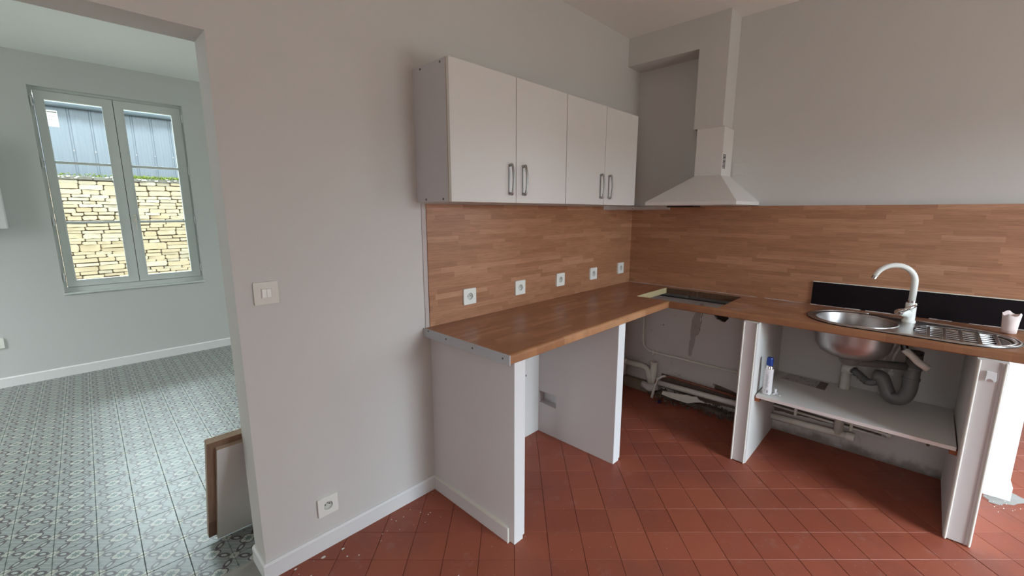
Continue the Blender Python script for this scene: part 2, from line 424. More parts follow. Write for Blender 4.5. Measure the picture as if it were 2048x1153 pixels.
# next room (patterned floor)
YW = 3.726; H2 = 2.765
WX0, WX1, WZ0, WZ1 = -3.300, -2.265, .751, 2.506
wall('wall_window', prism([(-6.2, -.1), (.9, -.1), (.9, H2+.05), (-6.2, H2+.05)], [rect(WX0, WX1, WZ0, WZ1)], 'y', YW, YW+.32), M_wall_cool)
wall('wall_next_room_west', prism([(TH, 0), (YW, 0), (YW, H2+.05), (TH, H2+.05)], [rect(1.5, 2.9, .7, 2.5)], 'x', -6.2, -6.05), M_ceil_cool)
wall('wall_next_room_east', prism([(TH, 0), (YW, 0), (YW, H2+.05), (TH, H2+.05)], [rect(1.1, 2.7, .5, 2.5)], 'x', .75, .9), M_ceil_cool)
wall('ceiling_next_room', B(-6.2, .9, TH, YW, H2, H2+.12), M_ceil_cool)
wall('wall_next_room_south', B(-6.2, -5.2, 0, TH, 0, H2+.05), M_ceil_cool)

# baseboards
def skirting(name, pts, h=.075, t=.012):
    """pts: plan polyline of the wall face; board stands on its left side"""
    bm = bmesh.new()
    n = len(pts); prof = [(0, 0), (t, 0), (t, h-.008), (t-.007, h), (0, h)]
    V = [Vector((*p, 0)) for p in pts]; rings = []
    for i in range(n):
        d0 = (V[i]-V[i-1]).normalized() if i else (V[1]-V[0]).normalized()
        d1 = (V[i+1]-V[i]).normalized() if i < n-1 else d0
        n0 = Vector((-d0.y, d0.x, 0)); n1 = Vector((-d1.y, d1.x, 0)); m = (n0+n1).normalized(); k = 1/max(.3, m.dot(n0))
        rings.append([bm.verts.new(V[i]+m*k*a+Vector((0, 0, z))) for a, z in prof])
    for i in range(n-1):
        for k in range(5): bm.faces.new((rings[i][k], rings[i][(k+1) % 5], rings[i+1][(k+1) % 5], rings[i+1][k]))
    bm.faces.new(rings[0]); bm.faces.new(rings[-1][::-1])
    return tag(obj(name, bm, M_trim), kind='structure')
skirting('baseboard_north', [(JX, .145), (JX, -.0), (-2.001, 0)][::-1])
skirting('baseboard_window_wall', [(-6.0, YW), (.75, YW)][::-1], .085)
skirting('baseboard_wall_end', [(-.0015, -2.075), (-.0015, -2.216), (.10, -2.216)][::-1], .085)

# ================================================================== FLOORS
def tile_mesh(name, sx, sy, z0, z1, mat, ch=.0012):
    bm = bmesh.new(); a, b = sx/2, sy/2
    r = []
    for (q, z) in ((0, z0), (0, z1-ch), (ch, z1)):
        r.append([bm.verts.new((s*(a-q), t*(b-q), z)) for s, t in ((-1, -1), (1, -1), (1, 1), (-1, 1))])
    for i in range(2):
        for k in range(4): bm.faces.new((r[i][k], r[i][(k+1) % 4], r[i+1][(k+1) % 4], r[i+1][k]))
    bm.faces.new(r[2]); bmesh.ops.recalc_face_normals(bm, faces=bm.faces)
    me = bpy.data.meshes.new(name); bm.to_mesh(me); bm.free(); me.materials.append(mat); return me
def lay(floor_obj, cells, sx, sy, ang, mat, gap, seeds):
    """cells: [(x, y, visible-rank or None)]: ranked ones become tile objects, the rest one joined part"""
    me = tile_mesh('tile', sx-gap, sy-gap, -.012, 0.0, mat)
    ranked = sorted([c for c in cells if c[2] is not None], key=lambda c: c[2])
    solo, rest = ranked[:298], ranked[298:]+[c for c in cells if c[2] is None]
    rnd = random.Random(seeds); O = ORG[floor_obj.name]
    for x, y, _ in solo:
        o = bpy.data.objects.new('tile', me); COL.objects.link(o); o.parent = floor_obj
        o.location = (x-O.x, y-O.y, -O.z+rnd.uniform(-.0007, .0003)); o.rotation_euler = (rnd.uniform(-.002, .002), rnd.uniform(-.002, .002), ang+rnd.uniform(-.004, .004))
    if rest:
        verts, faces = [], []
        ca, sa = math.cos(ang), math.sin(ang)
        for x, y, _ in rest:
            b = len(verts); dz = rnd.uniform(-.0007, .0003)
            for v in me.vertices: verts.append((x+v.co.x*ca-v.co.y*sa-O.x, y+v.co.x*sa+v.co.y*ca-O.y, v.co.z+dz-O.z))
            for p in me.polygons: faces.append([b+i for i in p.vertices])
        m2 = bpy.data.meshes.new('tiles_out_of_sight'); m2.from_pydata(verts, [], faces); m2.materials.append(mat)
        o = bpy.data.objects.new('tile_field', m2); COL.objects.link(o); o.parent = floor_obj; o['kind'] = 'stuff'
    return len(solo), len(rest)
def sees(x, y, z=0, margin=.06):
    d = Vector((x, y, z))-CAM; w = d.dot(fwd)
    if w < .1: return None
    a, b = d.dot(right)/w*857/1024, d.dot(up)/w*857/576.5
    return w if abs(a) < 1+margin and abs(b) < 1+margin*1.5 else None
fl = tag(obj('floor', B(-5.3, 3.3, -4.3, .0, -.1, -.004), M_grout, org=(0, 0, 0)), kind='structure')
fl_in = fl
cells = []
cy_, sy_ = math.cos(YAW), math.sin(YAW)
for i in range(-60, 60):
    for j in range(-60, 60):
        al = -1.932-.1596*.5+.1596*i; ri = -.200+.153*.5+.153*j
        x = al*cy_+ri*sy_; y = al*sy_-ri*cy_
        if -5.25 < x < 3.2 and -4.25 < y < .06:
            w = sees(x, y)
            if x > .12 and (y > -2.2 or w is None or w > 4.2): w = None
            if x > .05 and y > -2.1: w = None
            if y > .0 and x > -2.9: w = None if y > .05 else w
            if y < .0 or True: cells.append((x, y, w))
lay(fl, cells, .1596, .153, YAW, M_red, .0019, 3)
fl2 = tag(obj('floor_next_room', B(-6.1, .8, .0, YW+.01, -.1, -.004), M_grout2, org=(0, 0, 0)), kind='structure')
part('threshold', (-3.8, JX+.02, -.005, .155, -.01, .0022), M_concrete, fl2)
cells = []
for i in range(-24, 30):
    for j in range(-8, 24):
        gu, gv = (i+.5)*TS, (j+.5)*TS
        x = TX0+gu*TA-gv*TB; y = TY0+gu*TB+gv*TA
        if -6.05 < x < .75 and .13 < y < YW+.05:
            w = sees(x, y)
            # hidden behind the partition?
            t = (0-CAM.y)/(y-CAM.y); xc = CAM.x+(x-CAM.x)*t
            if xc > JX+.05: w = None
            cells.append((x, y, w))
lay(fl2, cells, TS, TS, -.021*-1*-1 if False else math.atan2(TB, TA), M_cement, .0016, 5)

# ================================================================== WINDOW OF THE NEXT ROOM
YF = 3.79
win = thing('window_1', (-2.78, YF, WZ0), kind='structure')
fr = prism(rect(WX0-.01, WX1+.01, WZ0-.01, WZ1+.01), [rect(-3.276, -2.275, .795, 2.486)], 'y', YF-.004, YF+.07)
obj('window_frame', fr, M_winframe, win)
def leaf(x0, x1, gx0, gx1, mt):
    L = obj('casement', prism(rect(x0, x1, .798, 2.484), [rect(gx0, gx1, .856, 2.416)], 'y', YF-.012, YF+.045), M_winframe, win, .004)
    for z in (1.899, 1.377): obj('glazing_bar', B(gx0-.002, gx1+.002, YF-.004, YF+.03, z-.011, z+.011), M_winframe, L, .003)
    for z0, z1 in ((.854, 1.370), (1.386, 1.892), (1.906, 2.418)):
        obj('pane', B(gx0-.003, gx1+.003, YF+.012, YF+.016, z0, z1), M_glass, L)
    bd = prism(rect(gx0-.008, gx1+.008, .848, 2.424), [rect(gx0+.002, gx1-.002, .858, 2.414)], 'y', YF-.016, YF-.011)
    obj('glazing_bead', bd, M_winframe, L)
    return L
L1 = leaf(-3.273, -2.7775, -3.213, -2.852, 0)
L2 = leaf(-2.7745, -2.277, -2.709, -2.350, 0)
part('meeting_gap', (-2.778, -2.774, YF-.010, YF+.05, .80, 2.48), M_dark, win)
for z in (2.39, 1.884, 1.388, .89):
    for x in (-3.287, -2.268):
        h = obj('hinge', cyl((x, YF-.012, z-.038), (x, YF-.012, z+.038), .008, 10), M_trim, win)
        obj('hinge_pin', cyl((x+.009, YF-.010, z-.02), (x+.009, YF-.010, z+.02), .003, 8), M_screw, h)
hd = obj('window_handle', tube([(-2.742, YF-.018, 1.42), (-2.742, YF-.05, 1.42), (-2.74, YF-.052, 1.30)], .007, 10, fillet=.015), M_plastic_old, win)
obj('handle_plate', B(-2.755, -2.729, YF-.020, YF-.010, 1.375, 1.45), M_plastic_old, hd, .003)
part('window_sill', (WX0-.005, WX1+.005, YW-.012, YF, WZ0-.012, WZ0+.004), M_winframe, win, .003)
# paper notice on the pane (lettering faces the street, so it reads reversed from here)
def paper_mat():
    t = NT('sunlit_notice_paper'); tl = t.n('ShaderNodeBsdfTranslucent'); tl.inputs['Color'].default_value = (.85, .84, .82, 1)
    t.base((.8, .79, .77), .7); m = t.n('ShaderNodeMixShader'); m.inputs[0].default_value = .75
    t.l(t.p.outputs[0], m.inputs[1]); t.l(tl.outputs[0], m.inputs[2]); t.l(m.outputs[0], t.out.inputs['Surface']); return t.m
nt_ = obj('notice', B(-3.213, -3.146, YF+.0165, YF+.0169, 2.20, 2.335), paper_mat(), org=(-3.18, YF+.01, 2.20), parent=None)
tag(nt_, 'small white paper notice stuck to the top pane of the window', 'notice')
obj('coloured_band', B(-3.208, -3.15, YF+.0170, YF+.0174, 2.317, 2.324), paint('faded_red', (.5, .2, .18), .6, .02, 9, 0), nt_)
obj('printed_line', B(-3.205, -3.152, YF+.0162, YF+.0165, 2.285, 2.288), M_ink, nt_)
def text(name, s, size, mat, mtx, parent, ext=.0004):
    cu = bpy.data.curves.new(name, 'FONT'); cu.body = s; cu.size = size; cu.extrude = ext; cu.align_x = 'CENTER'; cu.resolution_u = 2
    tmp = bpy.data.objects.new(name, cu); COL.objects.link(tmp)
    dg = bpy.context.evaluated_depsgraph_get(); me = bpy.data.meshes.new_from_object(tmp.evaluated_get(dg))
    bpy.data.objects.remove(tmp); me.transform(mtx); bm = bmesh.new(); bm.from_mesh(me)
    return obj(name, bm, mat, parent)
Rx = Matrix.Rotation(math.pi/2, 4, 'X')
text('lettering', 'VUS', .028, M_ink, Matrix.Translation((-3.179, YF+.0161, 2.243)) @ Rx @ Matrix.Scale(-1, 4, (1, 0, 0)), nt_)

# ================================================================== OUTSIDE
YS = 8.5
tag(part('ground_outside', (-25, 22, -25, 25, -.3, -.15), paint('pale_bounce_ground', (.52, .47, .40), .95, .05, 2, 0)), kind='structure')  # unseen ground, kept pale to bounce light up through the openings
sw = thing('stone_wall', (-2.5, YS+.2, -.15), 'golden rubble stone wall with mossy coping seen through the window', 'wall')
part('mortar_core', (-9, 5, YS+.02, YS+.45, -.15, 2.0), M_mortar, sw)
rnd = random.Random(11)
def stone_bm(bm, x0, x1, z0, z1, d):
    w, h = x1-x0, z1-z0; cx, cz = (x0+x1)/2, (z0+z1)/2; m = min(w, h)
    def cr(): return m*rnd.uniform(.08, .36)
    ring = []
    for (px, pz), (ax, az), (bx, bz) in (((1, -1), (-1, 0), (0, 1)), ((1, 1), (0, -1), (-1, 0)), ((-1, 1), (1, 0), (0, -1)), ((-1, -1), (0, 1), (1, 0))):
        X, Z = px*w/2, pz*h/2; p, q = cr(), cr()
        ring += [(X+ax*p, Z+az*p), (X+bx*q, Z+bz*q)]
        # one loose point midway along the side that follows
        nx, nz = X+bx*w*rnd.uniform(.35, .6), Z+bz*h*.5
        ring.append((nx+(abs(bz)*px*m*rnd.uniform(-.05, .03)), nz+(abs(bx)*pz*m*rnd.uniform(-.10, .05))))
    n = len(ring)
    tilt = rnd.uniform(-.012, .012)
    lv = [(1.0, YS+.06), (1.0, YS+.012-d*.4), (.93, YS-d), ]
    R = [[bm.verts.new((cx+a*s, y+(tilt*a/w*2 if i else 0), cz+b*s+a*rnd.uniform(-.02, .02))) for a, b in ring] for i, (s, y) in enumerate(lv)]
    for i in range(2):
        for k in range(n): bm.faces.new((R[i][k], R[i][(k+1) % n], R[i+1][(k+1) % n], R[i+1][k]))
    bm.faces.new(R[2])
solo = []; rest_bm = bmesh.new(); z = -.1; ncount = 0
while z < 1.975:
    hrow = rnd.choice([.05, .055, .065, .075, .09, .13]); hrow = min(hrow, 1.995-z)
    if 1.995-z-hrow < .04: hrow = 1.995-z
    x = -8.5+rnd.uniform(0, .3)
    while x < 4.5:
        wst = rnd.uniform(.10, .24)+hrow*rnd.uniform(.6, 1.8)
        g = rnd.uniform(.0005, .003)
        zo = .012*math.sin(x*3.1+z*7)+rnd.uniform(-.006, .006)
        parts_ = [(z, z+hrow)]
        if hrow > .11 and rnd.random() < .4: parts_ = [(z, z+hrow*.5), (z+hrow*.5, z+hrow)]
        for a, b in parts_:
            if x+wst > -3.55 and x < -1.2 and a > .12 and ncount < 296:
                bm = bmesh.new(); stone_bm(bm, x+g, x+wst-g, a+g*.8+zo, b-g*.8+zo, rnd.uniform(.005, .035)); ncount += 1
                obj('stone', bm, M_stone, sw)
            else: stone_bm(rest_bm, x+g, x+wst-g, a+g*.8+zo, b-g*.8+zo, rnd.uniform(.005, .035))
        x += wst
    z += hrow
tag(obj('stone_field', rest_bm, M_stone, sw), kind='stuff')
x = -9.0
while x < 5:
    w = rnd.uniform(.35, .7); bm = bmesh.new(); dz = rnd.uniform(-.01, .01)
    box(bm, x+.004, x+w-.004, YS-.05+rnd.uniform(-.012, .012), YS+.5, 1.995+dz*.3, 2.055+dz)
    obj('coping_slab', bm, M_coping, sw, .008); x += w
bm = bmesh.new()
for k in range(4200):
    x = rnd.uniform(-4.4, -.2)
    if noise.noise(Vector((x*2.2, 1.3, 0))) < -.22 and rnd.random() < .8: continue
    y = YS-.045+abs(rnd.gauss(0, .05)); r = rnd.uniform(.008, .020)
    zc = 2.055+rnd.uniform(-.008, .030)*(1 if rnd.random() < .8 else 1.5)
    p = Vector((x, y, zc)); q = [p+Vector((rnd.uniform(-r, r), rnd.uniform(-r, r), rnd.uniform(-r, r*1.6))) for _ in range(4)]
    vs = [bm.verts.new(c) for c in q]
    for f in ((0, 1, 2), (0, 1, 3), (1, 2, 3), (0, 2, 3)): bm.faces.new([vs[i] for i in f])
tag(obj('moss', bm, M_moss, sw), kind='stuff')
bm = bmesh.new()
for k in range(46):
    x = rnd.uniform(-4.2, -.4); r = rnd.uniform(.008, .022); z = 2.03+rnd.uniform(-.02, .02)
    tube([(x-r, YS-.068, z), (x+r, YS-.062, z+r*.3)], r*.6, 6, bm)
tag(obj('lichen', bm, paint('pale_lichen', (.36, .35, .30), .9, .1, 30, 0), sw), kind='stuff')

shed = thing('shed', (-2.5, 9.4, 0), 'blue-grey corrugated metal shed rising behind the mossy stone wall', 'shed')
YC = 8.95
# profile repeats: one tall rib and four low ones per sheet pitch
bmc = None
pitch = .27; x = -7.02; k = 0
def sheet(x0, n):
    bm = bmesh.new(); pr = []
    for i in range(n):
        o = x0+i*pitch
        pr += [(o, 0), (o+.016, -.014), (o+.028, -.014), (o+.044, 0)]
        for q in (.085, .130, .175, .220): pr += [(o+q, 0), (o+q+.007, -.0025), (o+q+.015, -.0025), (o+q+.022, 0)]
    pr.append((x0+n*pitch+.01, 0))
    prism([(px, YC+py) for px, py in pr]+[(x0+n*pitch+.01, YC+.004), (x0, YC+.004)], [], 'z', 1.2, 3.25, bm)
    return bm
for i in range(12): obj('cladding_sheet', sheet(-7.02+i*4*pitch*.999, 4), M_clad, shed)
part('shed_body', (-7, 5.8, YC+.03, YC+2.4, -.15, 3.22), M_clad, shed)
for i in range(30):
    xx = -5.1+i*pitch*.999-.0
    if -4 < xx < -1: obj('fixing_screw', cyl((xx-.02+.01, YC-.034, 2.50), (xx-.02+.01, YC-.026, 2.50), .011, 8), M_screw, shed)
gz = 3.245
gm = bmesh.new(); R = .06; prof = [(YC-.09+R*math.cos(a), gz+R*math.sin(a)) for a in [math.pi+math.pi*k/10 for k in range(11)]]
a = [gm.verts.new((-7.1, y, z)) for y, z in prof]; b = [gm.verts.new((5.9, y, z)) for y, z in prof]
for i in range(10): gm.faces.new((a[i], a[i+1], b[i+1], b[i]))
bmesh.ops.solidify(gm, geom=gm.faces[:], thickness=.003)
g_ = obj('gutter', gm, M_zinc, shed, smooth=False)
obj('gutter_lip', cyl((-7.1, YC-.152, gz), (5.9, YC-.152, gz), .009, 8), M_zinc, g_)
rf = prism([(YC-.13, gz+.03), (YC+2.5, gz+.36), (YC+2.5, gz+.40), (YC-.13, gz+.07)], [], 'x', -7.2, 6)
obj('roof', rf, M_greypvc, shed)

# ================================================================== KITCHEN: splashbacks
sp = part('splashback', (-2.003, -.0005, -.0085, -.0005, .9005, 1.511), M_wood_x)
tag(sp, 'wood-stave laminate splashback under the wall cabinets, holding five sockets', 'splashback')
sp2 = part('splashback', (-.0085, -.0005, -2.205, -.009, .9005, 1.511), M_wood_y)
tag(sp2, 'wood-stave laminate splashback behind the sink, running from the corner', 'splashback')
bm = prism(jag([(-2.027, .90), (-2.0035, .90), (-2.0035, 1.512), (-2.027, 1.512)], 9, .0013, 8), [], 'y', -.0045, 0)
tag(obj('trim_1', bm, M_caulk), kind='structure')
up_ = part('upstand', (-.017, -.0085, -2.2, -1.277, .9005, 1.044), M_blackpanel)
tag(up_, 'black upstand panel behind the sink and tap', 'panel')
obj('top_edge', B(-.0171, -.0084, -2.2, -1.277, 1.044, 1.0475), M_cream, up_)
# plaster ridge left where the old tiles were
bm = prism(jag([(-.445, 1.4885), (-.40, 1.487), (-.010, 1.488), (-.010, 1.5135), (-.445, 1.5135)], 5, .0012, 4), [], 'y', -.014, -.0085)
tr2 = tag(obj('trim_2', bm, M_caulk), kind='structure')
bm = prism(jag([(-.015, 1.487), (-.318, 1.4885), (-.318, 1.5135), (-.015, 1.5135)], 5, .0012, 6), [], 'x', -.014, -.0085)
obj('plaster_ridge', bm, M_caulk, tr2)
obj('ridge_end', B(-.0145, -.0085, -.321, -.315, 1.487, 1.515), M_chiprub, tr2)
obj('filler_blob', tube([(-.013, -.013, 1.483), (-.015, -.016, 1.50), (-.013, -.012, 1.514)], .007, 8, radii=[.004, .009, .007]), M_caulk, tr2)

# ================================================================== KITCHEN: supports of the worktop
ZB = .8585
s1 = thing('worktop_support', (-1.965, -.3, 0), 'white end panel under the free end of the worktop, with baseboard on its outer side', 'support panel')
part('panel', (-2.0, -1.945, -.590, -.0005, 0, ZB), M_pink, s1, .003)
part('front_edge', (-2.0005, -1.9445, -.595, -.5895, 0, ZB), M_trim, s1, .002)
part('edge_strip', (-1.9435, -1.928, -.590, -.0005, .012, ZB), M_trim, s1, .002)
b_ = bmesh.new(); box(b_, -2.012, -2.0, -.562, -.0125, 0, .066); box(b_, -2.0135, -2.0, -.562, -.0125, .066, .076)
bb = obj('baseboard', b_, M_pink, s1)
obj('top_bevel', B(-2.0145, -2.0, -.563, -.0125, .070, .0765), M_cream, bb)
obj('end_bead', B(-2.0145, -2.0, -.5665, -.5625, 0, .0765), M_cream, bb)
s2 = thing('worktop_support', (-1.1, -.3, 0), 'white panel with a cut-out niche, inside the bay under the worktop', 'support panel')
pz = prism([(-.578, 0), (-.0005, 0), (-.0005, ZB), (-.578, ZB)], [[(-.0030, .209), (-.150, .206), (-.146, .293), (-.0030, .289)]], 'x', -1.144, -1.085)
obj('panel', pz, M_pink, s2)
part('niche_back', (-1.087, -1.083, -.56, -.0005, 0, ZB), M_trim, s2)
part('front_edge', (-1.1445, -1.085, -.583, -.5775, 0, ZB), M_trim, s2, .002)
part('edge_strip', (-1.084, -1.068, -.580, -.0005, .01, ZB), M_trim, s2, .002)
def leg(y0, y1, label, wide):
    s = thing('worktop_support', (-.3, (y0+y1)/2, 0), label, 'support panel')
    part('panel', (-.590, -.0005, y0, y1, 0, ZB), M_caulk if False else M_wall, s)
    part('front_board', (-.600, -.5905, y0+.001, y1-.001, .006, ZB), M_pink, s)
    for yy in (y0+.003, y1-.011):
        b = bmesh.new(); box(b, -.608, -.6, yy, yy+.008, 0.002, ZB); obj('bead', b, M_cream, s, .003)
    if wide: part('groove', (-.6025, -.6, y0+.020, y0+.0235, .004, ZB), paint('shadowed_groove', (.42, .36, .35), .7, .03, 20, 0), s)
    else: part('groove', (-.6025, -.6, y0+.014, y0+.016, .004, ZB), M_pink, s)
    return s
s3 = leg(-1.140, -1.060, 'narrow white support wall between the hob bay and the sink bay', False)
s4 = leg(-2.064, -1.974, 'white support wall under the drainer end, with a torn paint flap', True)
fb = bmesh.new(); pts = [(-2.005, .815), (-2.033, .812), (-2.036, .776), (-2.030, .770), (-2.026, .778), (-2.018, .783), (-2.009, .779), (-2.004, .770)]
prism(pts, [], 'x', -.6075, -.601, fb); obj('torn_flap', fb, M_trim, s4, .001)

# ================================================================== KITCHEN: worktops
CUT = (-.540, -.078, -.895, -.362)    # hob cut-out x0 x1 y0 y1
wt = thing('worktop', (-1.3, -.3, ZB), 'wood-stave laminate worktop under the wall cabinets, with a grey end strip', 'worktop')
oa = [(-2.034, -.001), (-2.034, -.586), (-.5635, -.586), (-.5635, -.60), (CUT[0], -.60), (CUT[0], CUT[3]), (CUT[1], CUT[3]), (CUT[1], -.60), (-.0005, -.60), (-.0005, -.001)]
obj('worktop_board', prism(oa, [], 'z', ZB+.0005, .9, side_mi=1), [M_top_x, M_chip], wt)
def nosing(name, a0, a1, axis, front, mat, parent, inner):
    """rounded front edge running along axis, front = outer coordinate, inner = coordinate where it meets the board"""
    bm = bmesh.new(); z0, z1 = ZB, .9; r = .013; s = 1 if inner > front else -1
    pr = [(inner, z0), (front+s*.004, z0), (front, z0+.005), (front, z1-r)]
    pr += [(front+s*r*(1-math.cos(a)), z1-r+r*math.sin(a)) for a in [math.pi/2*k/6 for k in range(1, 7)]] + [(inner, z1)]
    rings = []
    for q in (a0, a1):
        rings.append([bm.verts.new((q, p, z) if axis == 'x' else (p, q, z)) for p, z in pr])
    n = len(pr)
    for k in range(n): bm.faces.new((rings[0][k], rings[0][(k+1) % n], rings[1][(k+1) % n], rings[1][k]))
    bm.faces.new(rings[0]); bm.faces.new(rings[1][::-1])
    return obj(name, bm, mat, parent)
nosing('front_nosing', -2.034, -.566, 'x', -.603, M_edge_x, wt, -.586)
es = part('end_strip', (-2.040, -2.034, -.605, -.0, ZB-.002, .9008), M_alu, wt, .0015)
tag(es, 'grey end strip with four screws')
for y, z in ((-.045, .893), (-.185, .882), (-.375, .881), (-.565, .880)):
    obj('screw', cyl((-2.0415, y, z), (-2.039, y, z), .0045, 12), M_screw, es)
wb = thing('worktop', (-.3, -1.4, ZB), 'wood-stave laminate worktop along the sink wall, cut out for a hob', 'worktop')
SCX, SCY, SR = -.325, -1.54, .212          # sink body ends
DCX, DCY, DR = -.355, -1.915, .190
def hull(r1, r2, n=28, lean=0):
    """outline of two round ends joined by tangents (plan view)"""
    c1, c2 = Vector((SCX, SCY)), Vector((DCX, DCY)); d = c2-c1; L = d.length; ax = d.normalized(); px = Vector((-ax.y, ax.x))
    th = math.acos((r1-r2)/L); out = []
    for k in range(n+1):
        a = th+(2*math.pi-2*th)*k/n; out.append(c1+(ax*math.cos(a)+px*math.sin(a))*r1)
    for k in range(n+1):
        a = -th+2*th*k/n; out.append(c2+(ax*math.cos(a)+px*math.sin(a))*r2)
    return [(p.x, p.y) for p in out]
ob = [(-.0005, -.6005), (CUT[1], -.6005), (CUT[1], CUT[2]), (CUT[0], CUT[2]), (CUT[0], -.6005), (-.5465, -.6005), (-.5465, -2.205), (-.0005, -2.205)]
obj('worktop_board', prism(ob, [hull(SR-.004, DR-.004)], 'z', ZB+.0005, .9, side_mi=1, hole_mi=1), [M_top_y, M_chip], wb)
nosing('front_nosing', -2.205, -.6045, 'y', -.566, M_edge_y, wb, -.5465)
tag(part('cut_edge', (CUT[0]+.004, CUT[1], CUT[3]-.004, CUT[3]+.004, ZB+.001, .9008), M_chip, wt), 'raw yellow chipboard edge of the hob cut-out')
part('cut_back', (CUT[1]-.0012, CUT[1]+.001, CUT[2]+.001, -.601, ZB+.001, .8995), paint('dark_cut_edge', (.11, .07, .045), .9, .05, 50, 0), wb)
part('cut_back', (CUT[1]-.0012, CUT[1]+.001, -.599, CUT[3]-.005, ZB+.001, .8995), bpy.data.materials['dark_cut_edge'], wt)
# white joint of plaster along the wall
bm = bmesh.new(); rr = random.Random(5); y = -.02
while y > -2.18:
    w = rr.uniform(.02, .09)
    if rr.random() < .8 or y > -.9: box(bm, -.0205 if y < -1.27 else -.012, -.0085, y-w, y, .9003, .9003+rr.uniform(.0015, .004))
    y -= w
tag(obj('trim_3', bm, M_caulk), kind='structure')
# old rail behind the cut-out, with a black bar painted as the shadow gap
rl = part('rail', (-.045, -.001, -1.05, -.05, .835, .857), paint('grey_green_rail', (.17, .19, .185), .5, .03, 30, 0))
tag(rl, 'grey metal rail along the wall seen down through the hob cut-out', 'rail')
obj('rail_knob', cyl((-.075, -.52, .852), (-.045, -.52, .852), .014, 14), M_greypvc, rl)
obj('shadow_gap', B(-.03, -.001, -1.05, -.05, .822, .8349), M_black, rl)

# ================================================================== KITCHEN: sink, tap, waste
sk = thing('kitchen_sink', (-.34, -1.72, .9), 'round-ended stainless steel inset sink with ribbed drainer', 'sink')
zt = .9045
BC = (-.345, -1.532); BR = .170
circ = [(BC[0]+BR*math.cos(2*math.pi*k/40), BC[1]+BR*math.sin(2*math.pi*k/40)) for k in range(40)]
# drainer recess outline
def ell(cx, cy, rx, ry, p=2.6, n=40):
    return [(cx+rx*math.copysign(abs(math.cos(a))**(2/p), math.cos(a)), cy+ry*math.copysign(abs(math.sin(a))**(2/p), math.sin(a))) for a in [2*math.pi*k/n for k in range(n)]]
dr = ell(-.372, -1.925, .150, .165)
plate = prism(hull(SR, DR), [circ, dr], 'z', .9003, zt)
obj('sink_plate', plate, M_steel, sk, .0015)
rim = bmesh.new()
for off, z in ((.006, .9062), (-.010, .9060)):
    h_ = hull(SR+off, DR+off); tube([(a, b, .9035) for a, b in h_]+[(h_[0][0], h_[0][1], .9035)], .0032, 8, rim)
obj('rim', rim, M_steel, sk, smooth=True)
gs = bmesh.new(); h_ = hull(SR+.0115, DR+.0115); tube([(a, b, .9018) for a, b in h_]+[(h_[0][0], h_[0][1], .9018)], .0028, 8, gs); obj('rim_shadow_ring', gs, M_black, sk)  # black ring painted as the shadow line round the sink rim
ring = bmesh.new(); tube([(BC[0]+(BR+.004)*math.cos(a), BC[1]+(BR+.004)*math.sin(a), .9045) for a in [2*math.pi*k/48 for k in range(49)]], .0035, 8, ring)
obj('bowl_rim', ring, M_steel, sk, smooth=True)
pi_ = [(BR, .9042), (BR-.004, .893), (BR-.006, .80), (BR-.014, .765), (BR-.032, .735), (BR-.062, .716), (.06, .708), (.022, .704)]
po_ = [(.020, .700), (.06, .703), (BR-.060, .711), (BR-.028, .730), (BR-.009, .762), (BR-.0015, .80), (BR-.0005, .895)]
bw = lathe(pi_, *BC, 56); lathe(po_, *BC, 56, bm=bw)
for f in bw.faces: f.smooth = True
bowl = obj('bowl', bw, M_steel_dark, sk, smooth=True)
obj('bowl_drain', lathe([(.0001, .703), (.018, .7035), (.036, .709), (.040, .7105)], *BC, 32), M_chrome, bowl, smooth=True)
obj('drainer_pan', prism(ell(-.372, -1.925, .152, .167), [], 'z', .8925, .896), metal('dark_pan_steel', (.085, .088, .09), .38), sk)  # pan steel much darker than the plate around it
for i, y in enumerate((-1.815, -1.870, -1.926, -1.983, -2.040)):
    hw = .150*(1-abs((y+1.925)/.167)**2.6)**(1/2.6)
    cb = obj('cross_band', B(-.372-hw+.002, -.372+hw-.002, y-.0065, y+.0065, .896, .9035), M_steel, sk, .002)
for x in (-.490, -.448, -.406, -.364, -.322, -.280, -.250):
    hh = .165*(1-min(.97, abs((x+.372)/.150))**2.6)**(1/2.6)
    y1 = max(-1.925-hh+.004, -2.040)
    obj('drainer_rib', cyl((x, -1.925+hh-.006, .8975), (x, y1, .8975), .0036, 8), M_steel, sk, smooth=True)
cv = obj('end_contour', tube([(-.372+.095*math.cos(a), -2.03-.048*abs(math.sin(a)), .8968) for a in [math.pi*k/16 for k in range(17)]], .003, 8), M_steel, sk, smooth=True)

TX, TY = -.205, -1.738
tp = thing('mixer_tap', (TX, TY, .9045), 'cream white mixer tap with a tall swan-neck spout and chrome lever', 'tap')
obj('tap_body', lathe([(.0001, .9047), (.028, .9047), (.028, .912), (.0235, .916), (.0225, 1.0), (.021, 1.006), (.0001, 1.006)], TX, TY, 28), M_plastic, tp, smooth=False, bevel=0)
obj('collar', lathe([(.0001, 1.006), (.0165, 1.006), (.0165, 1.018), (.0001, 1.018)], TX, TY, 24), M_chrome, tp)
ex, ey = -.275, -1.578
sp_pts = [Vector((TX, TY, 1.016)), Vector((TX, TY, 1.105))]
dirv = Vector((ex-TX, ey-TY, 0)); L = dirv.length; Rr = L/2
for k in range(1, 17):
    a = math.pi*k/18*1.02
    sp_pts.append(Vector((TX, TY, 1.112))+dirv*((1-math.cos(a))/2)+Vector((0, 0, math.sin(a)*Rr*1.0)))
obj('spout', tube(sp_pts, .0135, 16, radii=[.0145, .0145]+[.0145-.003*k/16 for k in range(1, 17)]), M_plastic, tp, smooth=True)
e0 = sp_pts[-1]; dd = (sp_pts[-1]-sp_pts[-2]).normalized()
obj('aerator', cyl(e0-dd*.002, e0+dd*.014, .0122, 18), M_chrome, tp)
